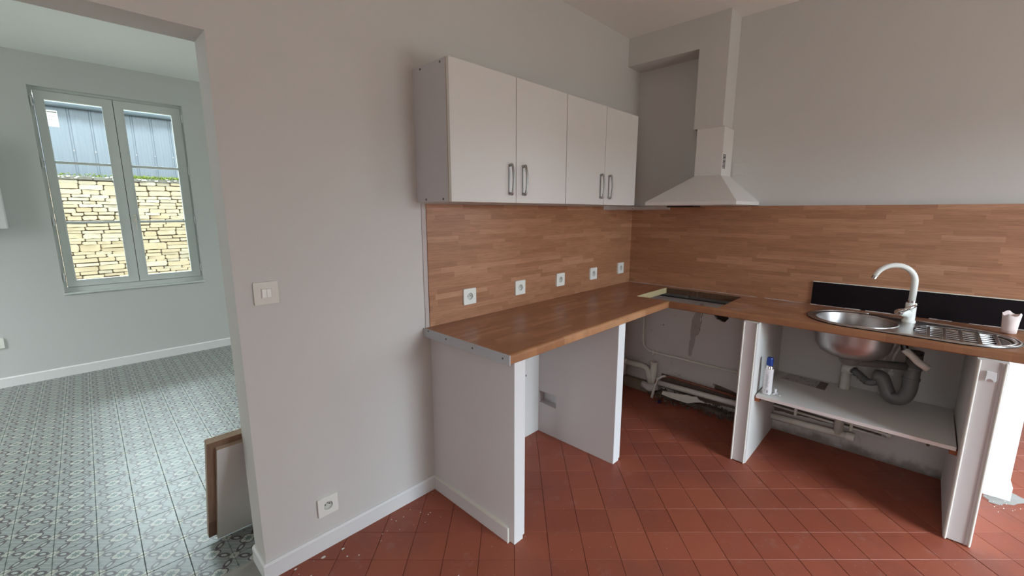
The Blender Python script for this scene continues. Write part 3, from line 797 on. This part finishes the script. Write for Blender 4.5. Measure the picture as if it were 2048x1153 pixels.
# side housing and lever, turned towards the bowl
hd = obj('lever_housing', tube([(TX, TY, .945), (TX-.045, TY+.028, .958), (TX-.066, TY+.040, .960)], .019, 18, radii=[.021, .020, .017]), M_plastic, tp, smooth=True)
lv = obj('lever_cap', tube([(TX-.066, TY+.040, .960), (TX-.078, TY+.047, .9605)], .019, 20, radii=[.019, .015]), M_chrome, hd, smooth=False)
lm = bmesh.new(); tube([(TX-.076, TY+.046, .958), (TX-.066, TY+.010, .983), (TX-.056, TY-.020, 1.003)], .008, 10, lm, radii=[.010, .009, .007])
obj('lever', lm, M_chrome, hd, smooth=True)

# waste pipe below the bowl
wp_ = thing('waste_trap', (-.2, -1.7, .46), 'dark grey plastic waste trap hanging under the sink bowl', 'waste pipe')
obj('waste_flange', lathe([(.0001, .6995), (.055, .6995), (.055, .69), (.042, .668), (.030, .655), (.0001, .655)], *BC, 28), M_greypvc, wp_, smooth=False)
obj('horizontal_pipe', tube([(-.345, -1.532, .672), (-.30, -1.60, .668), (-.21, -1.765, .664)], .021, 16), M_greypvc, wp_, smooth=True)
obj('trap_bend', tube([(-.2, -1.785, .735), (-.2, -1.785, .53), (-.2, -1.765, .475), (-.195, -1.715, .468), (-.185, -1.695, .51), (-.178, -1.668, .575), (-.17, -1.64, .572)], .0335, 18, fillet=.03,
    ), M_greypvc, wp_, smooth=True)
for z in (.66, .60): obj('trap_collar', cyl((-.2, -1.785, z-.006), (-.2, -1.785, z+.006), .0375, 22), M_greypvc, wp_)
obj('trap_cap', cyl((-.2, -1.785, .735), (-.2, -1.785, .752), .034, 22), M_black, wp_)
obj('outlet_hose', tube([(-.178, -1.668, .568), (-.165, -1.640, .525), (-.15, -1.61, .515), (-.120, -1.565, .545), (-.104, -1.542, .553)], .019, 14, fillet=.02), M_greypvc, wp_, smooth=True)
for k in range(5):
    p = Vector((-.150, -1.61, .517)).lerp(Vector((-.10, -1.54, .552)), k/4)
    q = p+Vector((.0035, .005, .0025)); obj('hose_ridge', cyl(p, q, .0215, 14), M_greypvc, wp_)
# hanging overflow hose
oh = thing('overflow_hose', (-.40, -1.75, .72), 'short cream flexible hose dangling from under the sink rim', 'hose')
obj('hose_body', tube([(-.40, -1.742, .800), (-.40, -1.775, .772), (-.40, -1.80, .745), (-.40, -1.838, .722)], .016, 14, fillet=.02, radii=None), M_pvc, oh, smooth=True)
obj('hose_collar', cyl((-.39, -1.728, .857), (-.40, -1.745, .798), .0145, 14), M_black, oh)
# supply pipes rising to the tap
for i, (yy, cc) in enumerate(((-1.662, 'thin cream supply pipe rising behind the grey trap'), (-1.700, 'thin cream supply pipe with brass valve, beside the one behind the trap'))):
    o = tag(obj('supply_pipe', tube([(-.03, yy, .4205), (-.03, yy, .66), (-.10, -1.715-.02*i, .78), (-.195, TY+.010-.02*i, .899)], .0065, 10, fillet=.03), M_pvc, smooth=True), cc, 'pipe')
    obj('stop_valve', cyl((-.03, yy-.012, .56), (-.03, yy+.012, .56), .012, 12), M_plastic_old, o)

# drain pipes along the sink wall
def pipe(label, pts, r, m=M_pvc, fillet=.03, name='pipe', cat='pipe', seg=14):
    return tag(obj(name, tube(pts, r, seg, fillet=fillet), m, smooth=True), label, cat)
dp = pipe('thick cream drain pipe low on the wall under the sink shelf', [(-.056, -1.1405, .112), (-.056, -1.575, .122)], .0215)
obj('riser', cyl((-.056, -1.503, .12), (-.056, -1.503, .53), .0245, 18), M_pvc, dp, smooth=True)
obj('riser_elbow', tube([(-.056, -1.503, .52), (-.056, -1.503, .556), (-.10, -1.535, .557)], .0275, 18, fillet=.02), M_pvc, dp, smooth=True)
obj('end_socket', cyl((-.056, -1.545, .1215), (-.056, -1.585, .1225), .0255, 18), M_pvc, dp)
p1 = pipe('upper thin pipe clipped to the wall under the sink shelf', [(-.018, -1.1405, .205), (-.018, -1.735, .183), (-.018, -1.735, .205), ], .0075, fillet=.01)
p2 = pipe('lower thin pipe clipped to the wall under the sink shelf', [(-.018, -1.1405, .175), (-.018, -1.725, .158)], .0075)
for y in (-1.27, -1.56):
    obj('pipe_clip', B(-.030, -.001, y-.008, y+.008, .145, .225), M_pvc, p1, .004)
obj('pipe_elbow', cyl((-.018, -1.735, .168), (-.018, -1.735, .195), .0125, 12), M_pvc, p1, smooth=True)
p3 = pipe('long thin cream pipe bending from the worktop along the hob bay wall', [(-.015, -.163, .821), (-.015, -.168, .345), (-.015, -1.0595, .340)], .0088, fillet=.09, seg=12)
for y in (-.262, -.905): obj('pipe_clip', B(-.026, -.001, y-.006, y+.006, .322, .366), M_pvc, p3, .003)
p4 = pipe('cream waste pipe with elbow in the corner of the hob bay', [(-.05, -.012, .212), (-.05, -.24, .222), (-.05, -.268, .095)], .024, fillet=.09)
obj('vertical_stub', cyl((-.035, -.283, .045), (-.035, -.283, .268), .026, 18), M_pvc, p4, smooth=True)
obj('stub_cap', cyl((-.035, -.283, .262), (-.035, -.283, .274), .0285, 18), M_pvc, p4)
obj('mortar_base', tube([(-.06, -.20, .07), (-.06, -.27, .055), (-.06, -.335, .085)], .03, 12, radii=[.026, .034, .028]), M_caulk, p4, smooth=True)
obj('wall_elbow', tube([(-.05, -.016, .10), (-.05, -.016, .222), (-.05, -.05, .216)], .026, 14, fillet=.02), M_pvc, p4, smooth=True)
p5 = pipe('straight cream waste pipe near the floor of the hob bay', [(-.06, -.320, .118), (-.06, -1.0595, .128)], .021)
p6 = pipe('bare copper pipe curving up from the floor of the hob bay', [(-.115, -.318, .002), (-.100, -.345, .175), (-.055, -.42, .192), (-.04, -1.0595, .165)], .0095, M_copper, fillet=.06)
obj('painted_bend', tube([(-.115, -.318, .002), (-.1105, -.3255, .055), (-.1045, -.337, .12), (-.0985, -.350, .165), (-.080, -.378, .186), (-.066, -.402, .1905)], .0103, 12), M_pvc, p6, smooth=True)
tag(part('trim_4', (-.05, -.0005, -.245, -.001, 0, .088), paint('brown_plinth', (.27, .215, .175), .9, .08, 25, .002), bevel=.004), kind='structure')
bk = prism(jag([(-.395, .052), (-.60, .040), (-.672, .075), (-.72, .082), (-.66, .112), (-.56, .10), (-.40, .085)], 3, .004, 12), [], 'x', -.112, -.104)
tag(obj('broken_board', bk, M_pvc), 'broken strip of old painted board propped under the copper pipe', 'board')
for v in bpy.data.objects['broken_board'].data.vertices: v.co.z -= 0
sb = tag(obj('bottle_cap', lathe([(.0001, .0005), (.016, .0005), (.017, .022), (.0001, .024)], -.16, -.405, 16), paint('dark_purple', (.03, .015, .05), .4, .01, 20, 0)), 'small dark purple cap on the floor by the copper pipe', 'cap')
# rubble along the foot of the wall
bm = bmesh.new(); rr = random.Random(21)
for k in range(420):
    y = -rr.uniform(.30, 1.05); x = -abs(rr.gauss(0, .06))-.002; r = rr.uniform(.004, .016)*(1.4 if rr.random() < .12 else 1)
    if x < -.2: continue
    hgt = max(0, .05-abs(x)*.5)*rr.random(); c = Vector((x, y, hgt+r*.4))
    vs = [bm.verts.new(c+Vector((rr.uniform(-r, r), rr.uniform(-r, r), rr.uniform(-.6*r, r)))) for _ in range(6)]
    try: bmesh.ops.convex_hull(bm, input=vs)
    except Exception: pass
tag(obj('rubble', bm, [M_rubble]), 'crumbled plaster and rubble along the foot of the wall', 'rubble', kind='stuff')
bm = bmesh.new()
for i in range(60):      # uneven mortar bed
    y = -.26-i*.0137; h_ = .035+.03*noise.noise(Vector((y*9, 0, 0))); d = .06+.03*noise.noise(Vector((y*7, 5, 0)))
    box(bm, -d, -.0003, y-.014, y, 0, max(.006, h_))
tag(obj('trim_5', bm, M_rubble, bevel=.006), kind='structure')
# cracks in the old plaster
def crack(pts, w, seed):
    rr = random.Random(seed); out = []
    P = [Vector((0, *p)) for p in pts]
    Q = []
    for i in range(len(P)-1):
        for k in range(5): Q.append(P[i].lerp(P[i+1], k/5)+Vector((0, rr.uniform(-.004, .004), rr.uniform(-.003, .003))))
    Q.append(P[-1]); bm = bmesh.new(); prev = None
    for q in Q:
        ww = w*rr.uniform(.35, 1.2); a = bm.verts.new((-.0006, q.y-ww, q.z)); b = bm.verts.new((-.0006, q.y+ww, q.z)); c = bm.verts.new((.002, q.y, q.z))
        if prev: bm.faces.new((prev[0], a, b, prev[1]))
        prev = (a, b)
    return obj('crack', bm, M_brick, w_e)
crack([(-.615, .80), (-.617, .70), (-.612, .63), (-.60, .57), (-.575, .535), (-.565, .52)], .0028, 1)
crack([(-.60, .66), (-.588, .62), (-.597, .58)], .0034, 2)
crack([(-.540, .50), (-.543, .44), (-.548, .38)], .0040, 3)
crack([(-.435, .215), (-.46, .212), (-.50, .198)], .0030, 4)
for nm, pts, sd in (('grime_patch', [(-1.1405, .135), (-1.46, .150), (-1.70, .160), (-1.72, .178), (-1.50, .232), (-1.1405, .240)], 31), ('grime_patch', [(-.32, .065), (-.70, .05), (-1.055, .06), (-1.055, .150), (-.90, .172), (-.60, .165), (-.34, .185)], 32), ('grime_patch', [(-.545, .66), (-.60, .80), (-.612, .80), (-.606, .62), (-.578, .52), (-.560, .38), (-.535, .38)], 33)):
    obj(nm, prism(jag(pts, 6, .005, sd), [], 'x', -.0007, .002), paint('brown_grime_%d' % sd, (.17, .135, .115) if sd < 33 else (.40, .35, .32), .95, .08, 22, .003), w_e)
for y, z, r in ((-.325, .585, .005), (-1.83, .29, .009), (-1.90, .18, .008), (-1.70, .23, .006)):
    obj('plug_hole', cyl((-.0008, y, z), (.002, y, z), r, 10), M_brick, w_e)

# shelf in the sink bay
sh = thing('shelf', (-.28, -1.56, .40), 'white board shelf on wooden cleats under the sink', 'shelf')
obj('shelf_board', prism([(-.538, -1.148), (-.538, -1.968), (-.008, -1.968), (-.008, -1.148)], [[(-.056+.031*math.cos(a), -1.503+.031*math.sin(a)) for a in [2*math.pi*k/20 for k in range(20)]]], 'z', .4025, .42), M_melamine, sh)
part('front_edge_band', (-.5395, -.538, -1.968, -1.148, .4023, .4202), paint('pinkish_edge', (.74, .66, .63), .5, .02, 9, 0), sh)
part('cleat', (-.530, -.05, -1.1655, -1.1405, .378, .4022), M_cleat, sh)
part('cleat', (-.530, -.05, -1.9735, -1.9485, .378, .4022), M_cleat, sh)

cn = thing('spray_can', (-.487, -1.190, .4203), 'white aerosol can with a blue cap standing on the shelf', 'spray can')
cx, cy = -.487, -1.190
obj('can_body', lathe([(.0001, .4205), (.0215, .4205), (.0235, .424), (.0235, .572), (.0225, .580)], cx, cy, 28), M_can, cn, smooth=False)
obj('can_shoulder', lathe([(.0225, .580), (.0215, .586), (.0195, .594), (.0150, .601), (.0001, .602)], cx, cy, 28), M_chrome, cn, smooth=True)
obj('can_base_ring', lathe([(.0236, .4205), (.0240, .422), (.0240, .427), (.0236, .4285)], cx, cy, 28), M_chrome, cn)
obj('cap', lathe([(.0001, .645), (.0145, .645), (.0165, .640), (.0175, .600), (.0001, .600)], cx, cy, 28), M_blue, cn)
bm = bmesh.new()
def curved_patch(bm, a0, a1, z0, z1, r=.02375):
    n = 4; v0 = None
    for k in range(n+1):
        a = a0+(a1-a0)*k/n; p = [bm.verts.new((cx+r*math.cos(a), cy+r*math.sin(a), z)) for z in (z0, z1)]
        if v0: bm.faces.new((v0[0], p[0], p[1], v0[1]))
        v0 = p
base_a = math.atan2(CAM.y-cy, CAM.x-cx)
rr = random.Random(4)
base_a = math.radians(192)
for i in range(13):
    z = .545-i*.0062; curved_patch(bm, base_a-.55+rr.uniform(0, .08), base_a+.15+rr.uniform(-.2, .05), z, z+.0022)
curved_patch(bm, base_a-.10, base_a+.18, .437, .453); curved_patch(bm, base_a-.55, base_a-.42, .448, .453)
curved_patch(bm, base_a-.02, base_a+.06, .556, .561)
obj('label_print', bm, M_ink, cn)
fit = thing('plastic_fitting', (-.455, -1.225, .4203), 'small clear plastic fitting lying beside the spray can', 'fitting')
obj('upright', cyl((-.448, -1.224, .4205), (-.448, -1.224, .453), .0075, 12), M_can, fit)
fb = bmesh.new()
for a in (0, 1.1, 2.4, 4.1): tube([(-.455, -1.228, .4245), (-.455+.026*math.cos(a), -1.234+.026*math.sin(a), .4245)], .0035, 6, fb)
obj('arms', fb, M_can, fit)

ins = thing('instruction_sheet', (-.10, -1.31, .4202), 'printed instruction sheet lying flat on the shelf', 'sheet')
def quadprism(pts, z0, z1): return prism(pts, [], 'z', z0, z1)
A, Bq, C, D = Vector((-.150, -1.185)), Vector((-.185, -1.425)), Vector((-.040, -1.425)), Vector((-.012, -1.215))
obj('paper', quadprism([tuple(A), tuple(Bq), tuple(C), tuple(D)], .4203, .4207), M_sheet, ins)
def uv(u, v): return A.lerp(Bq, u).lerp(D.lerp(C, u), v)
def q4(u0, u1, v0, v1): return [tuple(uv(u0, v0)), tuple(uv(u1, v0)), tuple(uv(u1, v1)), tuple(uv(u0, v1))]
obj('dark_block', quadprism(q4(.80, 1.0, 0.0, 1.0), .4207, .42085), M_grey, ins)
for u0, u1, v0, v1 in ((.08, .17, .12, .26), (.30, .37, .70, .85), (.33, .37, .15, .3), (.42, .46, .62, .78), (.50, .60, .55, .60), (.55, .57, .40, .60), (.62, .70, .60, .66), (.60, .66, .10, .2), (.72, .74, .55, .9), (.76, .78, .2, .45), (.70, .73, .1, .3)):
    obj('printed_mark', prism(q4(u0, u1, v0, v1), [], 'z', .4207, .42083), M_ink, ins)
obj('border_line', quadprism(q4(0.02, .98, .0, .018), .4207, .42083), M_grey, ins)

# paper cup on the drainer end
cu = bmesh.new(); n = 30; rings = []
for (r, z) in ((.0255, .9072), (.0265, .935), (.0285, .965), (.0315, 1.0)):
    rings.append([Vector((r*math.cos(2*math.pi*k/n), r*math.sin(2*math.pi*k/n), z)) for k in range(n)])
for k, v in enumerate(rings[-1]):
    a = 2*math.pi*k/n; v.z += .006*math.sin(a*2+.5)+.004*math.sin(a*5)-(.010 if abs(a-3.4) < .5 else 0); v.x *= 1.03
for rg in rings:
    for v in rg: v += Vector((-.165, -2.088, 0))
VV = [[cu.verts.new(v) for v in rg] for rg in rings]
for i in range(3):
    for k in range(n): cu.faces.new((VV[i][k], VV[i][(k+1) % n], VV[i+1][(k+1) % n], VV[i+1][k]))
cu.faces.new(VV[0])
cup = obj('paper_cup', cu, M_cup, smooth=True); so = cup.modifiers.new('thick', 'SOLIDIFY'); so.thickness = .0012
tag(cup, 'torn pinkish white paper cup standing at the drainer end', 'cup')

# ================================================================== wall cabinets
CZ0, CZ1, CY = 1.5165, 2.103, -.261
def handle(parent, x):
    z0, z1 = 1.555, 1.700; y = CY
    h = obj('handle', tube([(x, y-.006, z0+.004), (x, y-.0205, z0+.001), (x+.0, y-.027, z0+.03), (x, y-.031, (z0+z1)/2), (x, y-.027, z1-.03), (x, y-.0205, z1-.001), (x, y-.006, z1-.004)],
        .006, 12, fillet=.012, radii=None), M_handle, parent, smooth=True)
    for z in (z0+.006, z1-.006): obj('handle_foot', cyl((x, y, z), (x, y-.012, z), .0062, 12), M_handle, h)
    obj('back_plate', B(x-.005, x+.005, y-.0035, y-.0003, z0+.002, z1-.002), M_handle, h, .0012)
def cabinet(x0, xm, x1, label, side):
    c = thing('wall_cabinet', ((x0+x1)/2, CY/2, CZ0), label, 'cabinet', 'white wall cabinets over the splashback')
    t = .017; yb = CY+.020
    part('side_panel', (x0, x0+t, yb, -.0005, CZ0, CZ1), M_carcass, c)
    part('side_panel', (x1-t, x1, yb, -.0005, CZ0, CZ1), M_carcass, c)
    part('bottom_panel', (x0+t, x1-t, yb+.001, -.0005, CZ0, CZ0+t), M_melamine, c)
    part('top_panel', (x0+t, x1-t, yb+.001, -.0005, CZ1-t, CZ1), M_melamine, c)
    part('back_panel', (x0+t, x1-t, -.006, -.0008, CZ0+t, CZ1-t), M_melamine, c)
    part('edge_band', (x0, x1, yb-.0008, yb, CZ0, CZ1), M_edge, c)
    for a, b, hx in ((x0+.0018, xm-.0020, xm-.048), (xm+.0020, x1-.0018, xm+.048)):
        d = part('door', (a, b, CY, yb-.0025, CZ0, CZ1), M_melamine, c, .0012)
        if side: part('door_edge_band', (a-.0004, a+.0001, CY+.001, yb-.003, CZ0+.001, CZ1-.001), M_cream, d)
        handle(d, hx)
    if side:
        for y, z in ((-.062, CZ1-.012), (-.205, CZ1-.012), (-.075, CZ0+.012), (-.205, CZ0+.012)):
            obj('screw', cyl((x0-.0015, y, z), (x0+.001, y, z), .005, 12), M_screw, c)
    return c
c1 = cabinet(-2.047, -1.641, -1.2365, 'white two-door wall cabinet with bare screwed side, at the free end', True)
c2 = cabinet(-1.2355, -.840, -.447, 'white two-door wall cabinet next to the range hood corner', False)
del c1['group']; del c2['group']; c1['group'] = c2['group'] = 'white wall cabinets over the splashback'

# ================================================================== range hood
hood = thing('range_hood', (-.2, -.63, 1.515), 'white pyramid range hood with square chimney, in the wall recess', 'range hood')
bx0, bx1, by0, by1 = -.446, .0255, -.918, -.340
tx0, ty0, ty1 = -.161, -.722, -.546
bm = bmesh.new()
lo = [bm.verts.new(p) for p in ((bx0, by0, 1.537), (bx1, by0, 1.537), (bx1, by1, 1.537), (bx0, by1, 1.537))]
hi = [bm.verts.new(p) for p in ((tx0, ty0, 1.712), (bx1, ty0, 1.712), (bx1, ty1, 1.712), (tx0, ty1, 1.712))]
for k in range(4): bm.faces.new((lo[k], lo[(k+1) % 4], hi[(k+1) % 4], hi[k]))
bm.faces.new(hi); bm.faces.new(lo[::-1]); obj('canopy', bm, M_hood, hood)
part('lower_band', (bx0, bx1, by0, by1, 1.5155, 1.5375), M_hood, hood, .0015)
ch = part('chimney', (tx0, .0255, ty0, ty1, 1.7125, 2.021), M_hood, hood, .001)
part('seam', (tx0-.0008, .02, ty0-.0008, ty1+.0008, 2.0212, 2.0225), M_edge, hood)
bm = bmesh.new()
for i in range(11):
    z = 1.757+i*.0085; box(bm, -.148, -.098, ty0-.0012, ty0+.0005, z, z+.0045)
tag(obj('vent_slots', bm, M_dark, ch), kind='stuff')
fl_ = part('filter', (-.40, -.05, -.88, -.38, 1.512, 1.5154), M_carcass, hood)
part('fan_housing', (-.33, -.20, -.62, -.44, 1.503, 1.5119), M_black, hood, .003)
tag(part('blanking_plate', (.018, .0258, -.825, -.737, 1.716, 1.80), M_wall, bevel=.002), 'white painted blanking plate on the wall beside the hood', 'plate')

# ================================================================== sockets and switch
def plate_bm(hole_r, s=.043, t=.007):
    bm = bmesh.new()
    o = []
    for sx, sz in ((1, 1), (-1, 1), (-1, -1), (1, -1)):
        a0 = {(1, 1): 0, (-1, 1): 90, (-1, -1): 180, (1, -1): 270}[(sx, sz)]
        for k in range(4):
            a = math.radians(a0+30*k); o.append((sx*(s-.004)+.004*math.cos(a), sz*(s-.004)+.004*math.sin(a)))
    hole = [[(hole_r*math.cos(2*math.pi*k/28), hole_r*math.sin(2*math.pi*k/28)) for k in range(28)]] if hole_r else []
    return prism(o, hole, 'y', -t, 0, bm)
def socket(x, z, label, group, y=-.0082):
    s = thing('wall_socket', (x, y, z), label, 'socket', group)
    def loc(bm): bmesh.ops.translate(bm, verts=bm.verts, vec=(x, y, z)); return bm
    obj('face_plate', loc(plate_bm(.0195, .043, .0115)), M_plastic, s, .0012)
    bm = bmesh.new(); n = 28; rr_ = [[bm.verts.new((r*math.cos(2*math.pi*k/n), yy, r*math.sin(2*math.pi*k/n))) for k in range(n)] for r, yy in ((.0195, -.0113), (.0185, -.0012), (.0001, -.0012))]
    for i in range(2):
        for k in range(n): bm.faces.new((rr_[i][k], rr_[i][(k+1) % n], rr_[i+1][(k+1) % n], rr_[i+1][k]))
    obj('recess', loc(bm), M_socket_in, s)
    for dx in (-.0095, .0095): obj('pin_hole', loc(cyl((dx, -.0011, .001), (dx, -.0018, .001), .0028, 10)), M_dark, s)
    obj('earth_pin', loc(cyl((0, -.0012, .0105), (0, -.0112, .0105), .0024, 10)), M_chrome, s)
    return s
SOC = [(-1.7465, 1.0225, 'white socket at the free end of the splashback'), (-1.3465, 1.0205, 'second white socket from the free end of the splashback'),
       (-.950, 1.024, 'middle one of the five white sockets on the splashback'), (-.5555, 1.024, 'second white socket from the corner of the splashback'),
       (-.168, 1.029, 'white splashback socket tight in the corner')]
first = None
for x, z, lb in SOC:
    if first is None: first = socket(x, z, lb, 'sockets along the splashback')
    else:
        c = copy_tree(first, None, (x-SOC[0][0], 0, z-SOC[0][1])); c['label'] = lb
lo_ = copy_tree(first, None, (-2.572-SOC[0][0], .0084-.0, .203-SOC[0][1])); lo_['label'] = 'white socket low on the wall above the baseboard'; del lo_['group']
nr = copy_tree(first, None, (-3.745-SOC[0][0], YW+.0084, .385-SOC[0][1])); nr['label'] = 'white socket low on the window wall of the tiled room'; del nr['group']
sw_ = thing('light_switch', (-2.729, -.0002, 1.1735), 'cream wall switch with one white rocker beside the doorway', 'switch')
b_ = plate_bm(.0001 if False else 0, .0425, .007); bmesh.ops.translate(b_, verts=b_.verts, vec=(-2.729, -.0002, 1.1735)); obj('face_plate', b_, M_plastic_old, sw_, .0015)
b_ = bmesh.new(); box(b_, -2.7475, -2.7105, -.0095, -.007, 1.155, 1.192); obj('rocker_frame', b_, M_plastic_old, sw_, .0015)
b_ = bmesh.new()
for a, b in ((-2.7450, -2.7293), (-2.7287, -2.7130)):
    box(b_, a, b, -.0122, -.009, 1.1575, 1.1895)
obj('rocker', b_, M_plastic, sw_, .001)
tag(part('pipe_grommet', (-1.277, -1.268, -.004, -.0003, .424, .437), M_grey, bevel=.002), 'small grey grommet on the wall behind the free-end panel', 'grommet')

# ================================================================== things in the next room
cx0 = -3.548
bxx = part('wall_box', (-4.15, cx0, 3.60, YW-.0005, 1.338, 2.02), M_boxwhite, bevel=.004)
tag(bxx, 'white painted box hung on the window wall at the picture edge', 'box')
o1 = Vector((0, .42, 0)); vdir = Vector((0, -.26, .58)).normalized(); ndir = Vector((0, -.912, -.41)).normalized()
def slab(x0, x1, v0, v1, n0, n1, mi_face=0, mi_edge=1):
    bm = bmesh.new(); V = []
    for x in (x0, x1):
        for v in (v0, v1):
            for n in (n0, n1): V.append(bm.verts.new(Vector((x, 0, 0))+o1+vdir*v+ndir*n))
    for f, mi in (((0, 1, 3, 2), 1), ((4, 6, 7, 5), 1), ((0, 4, 5, 1), 1), ((2, 3, 7, 6), 1), ((0, 2, 6, 4), 0), ((1, 5, 7, 3), 0)):
        fc = bm.faces.new([V[i] for i in f]); fc.material_index = mi
    return bm
M_board = wood('leaning_board_laminate', 2, 0, .5, [(0, (.20, .115, .075)), (.5, (.27, .17, .115)), (1, (.34, .22, .155))], .5)
b1 = obj('laminate_board', slab(-2.947, -2.45, .02, .636, -.028, 0), [M_board, M_pale_wood], bevel=.001)
tag(b1, 'wood-patterned laminate offcut leaning behind the doorway jamb', 'board')
b2 = obj('white_board', slab(-2.917, -2.47, .012, .605, .0006, .019), [M_melamine, M_pale_wood], bevel=.001)
tag(b2, 'white chipboard panel leaning against the laminate offcut', 'board')

# paint chips on the floor
for (x, y, r, rot, lb) in ((-2.624, -.050, .011, .4, 'largest flake of white paint below the low socket'), (-2.545, -.064, .008, 1.2, 'smaller white flake of paint next to the largest one'), (-2.732, -.030, .007, .2, 'white flake at the foot of the baseboard near the doorway')):
    bm = bmesh.new(); vs = []
    pts = [(r*math.cos(a+rot)*(1 if k % 2 else .8), r*.55*math.sin(a+rot)) for k, a in enumerate([2*math.pi*k/7 for k in range(7)])]
    prism([(x+a, y+b) for a, b in pts], [], 'z', .0006, .0022, bm)
    tag(obj('paint_flake', bm, M_chiprub), lb, 'flake', 'paint flakes on the red tiles')
rr = random.Random(9); bm = bmesh.new()
for k in range(60):
    if k < 34: x, y = -2.75+rr.random()*1.0, -.03-abs(rr.gauss(0, .13))
    elif k < 52: x, y = -.05+rr.gauss(0, .05), -2.19+rr.gauss(0, .05)
    else: x, y = -2.5+rr.random()*2, -.4-rr.random()*1.2
    r = rr.uniform(.0012, .0032)
    if y > -.015 or (x > -2.03 and y > -.62): continue
    box(bm, x-r, x+r*rr.uniform(.4, 1), y-r*.5, y+r*.6, .0004, .0012+r*.3)
tag(obj('paint_crumbs', bm, M_chiprub), 'scattered crumbs of white paint and plaster on the red tiles', 'crumbs', kind='stuff')
bm = prism(jag([(-.10, -2.155), (-.045, -2.235), (.06, -2.30), (.10, -2.235), (.0, -2.222), (-.02, -2.13)], 3, .008, 2), [], 'z', .0003, .0018)
tag(obj('cement_patch', bm, M_concrete), 'grey cement smear on the red tiles at the wall end', 'cement')
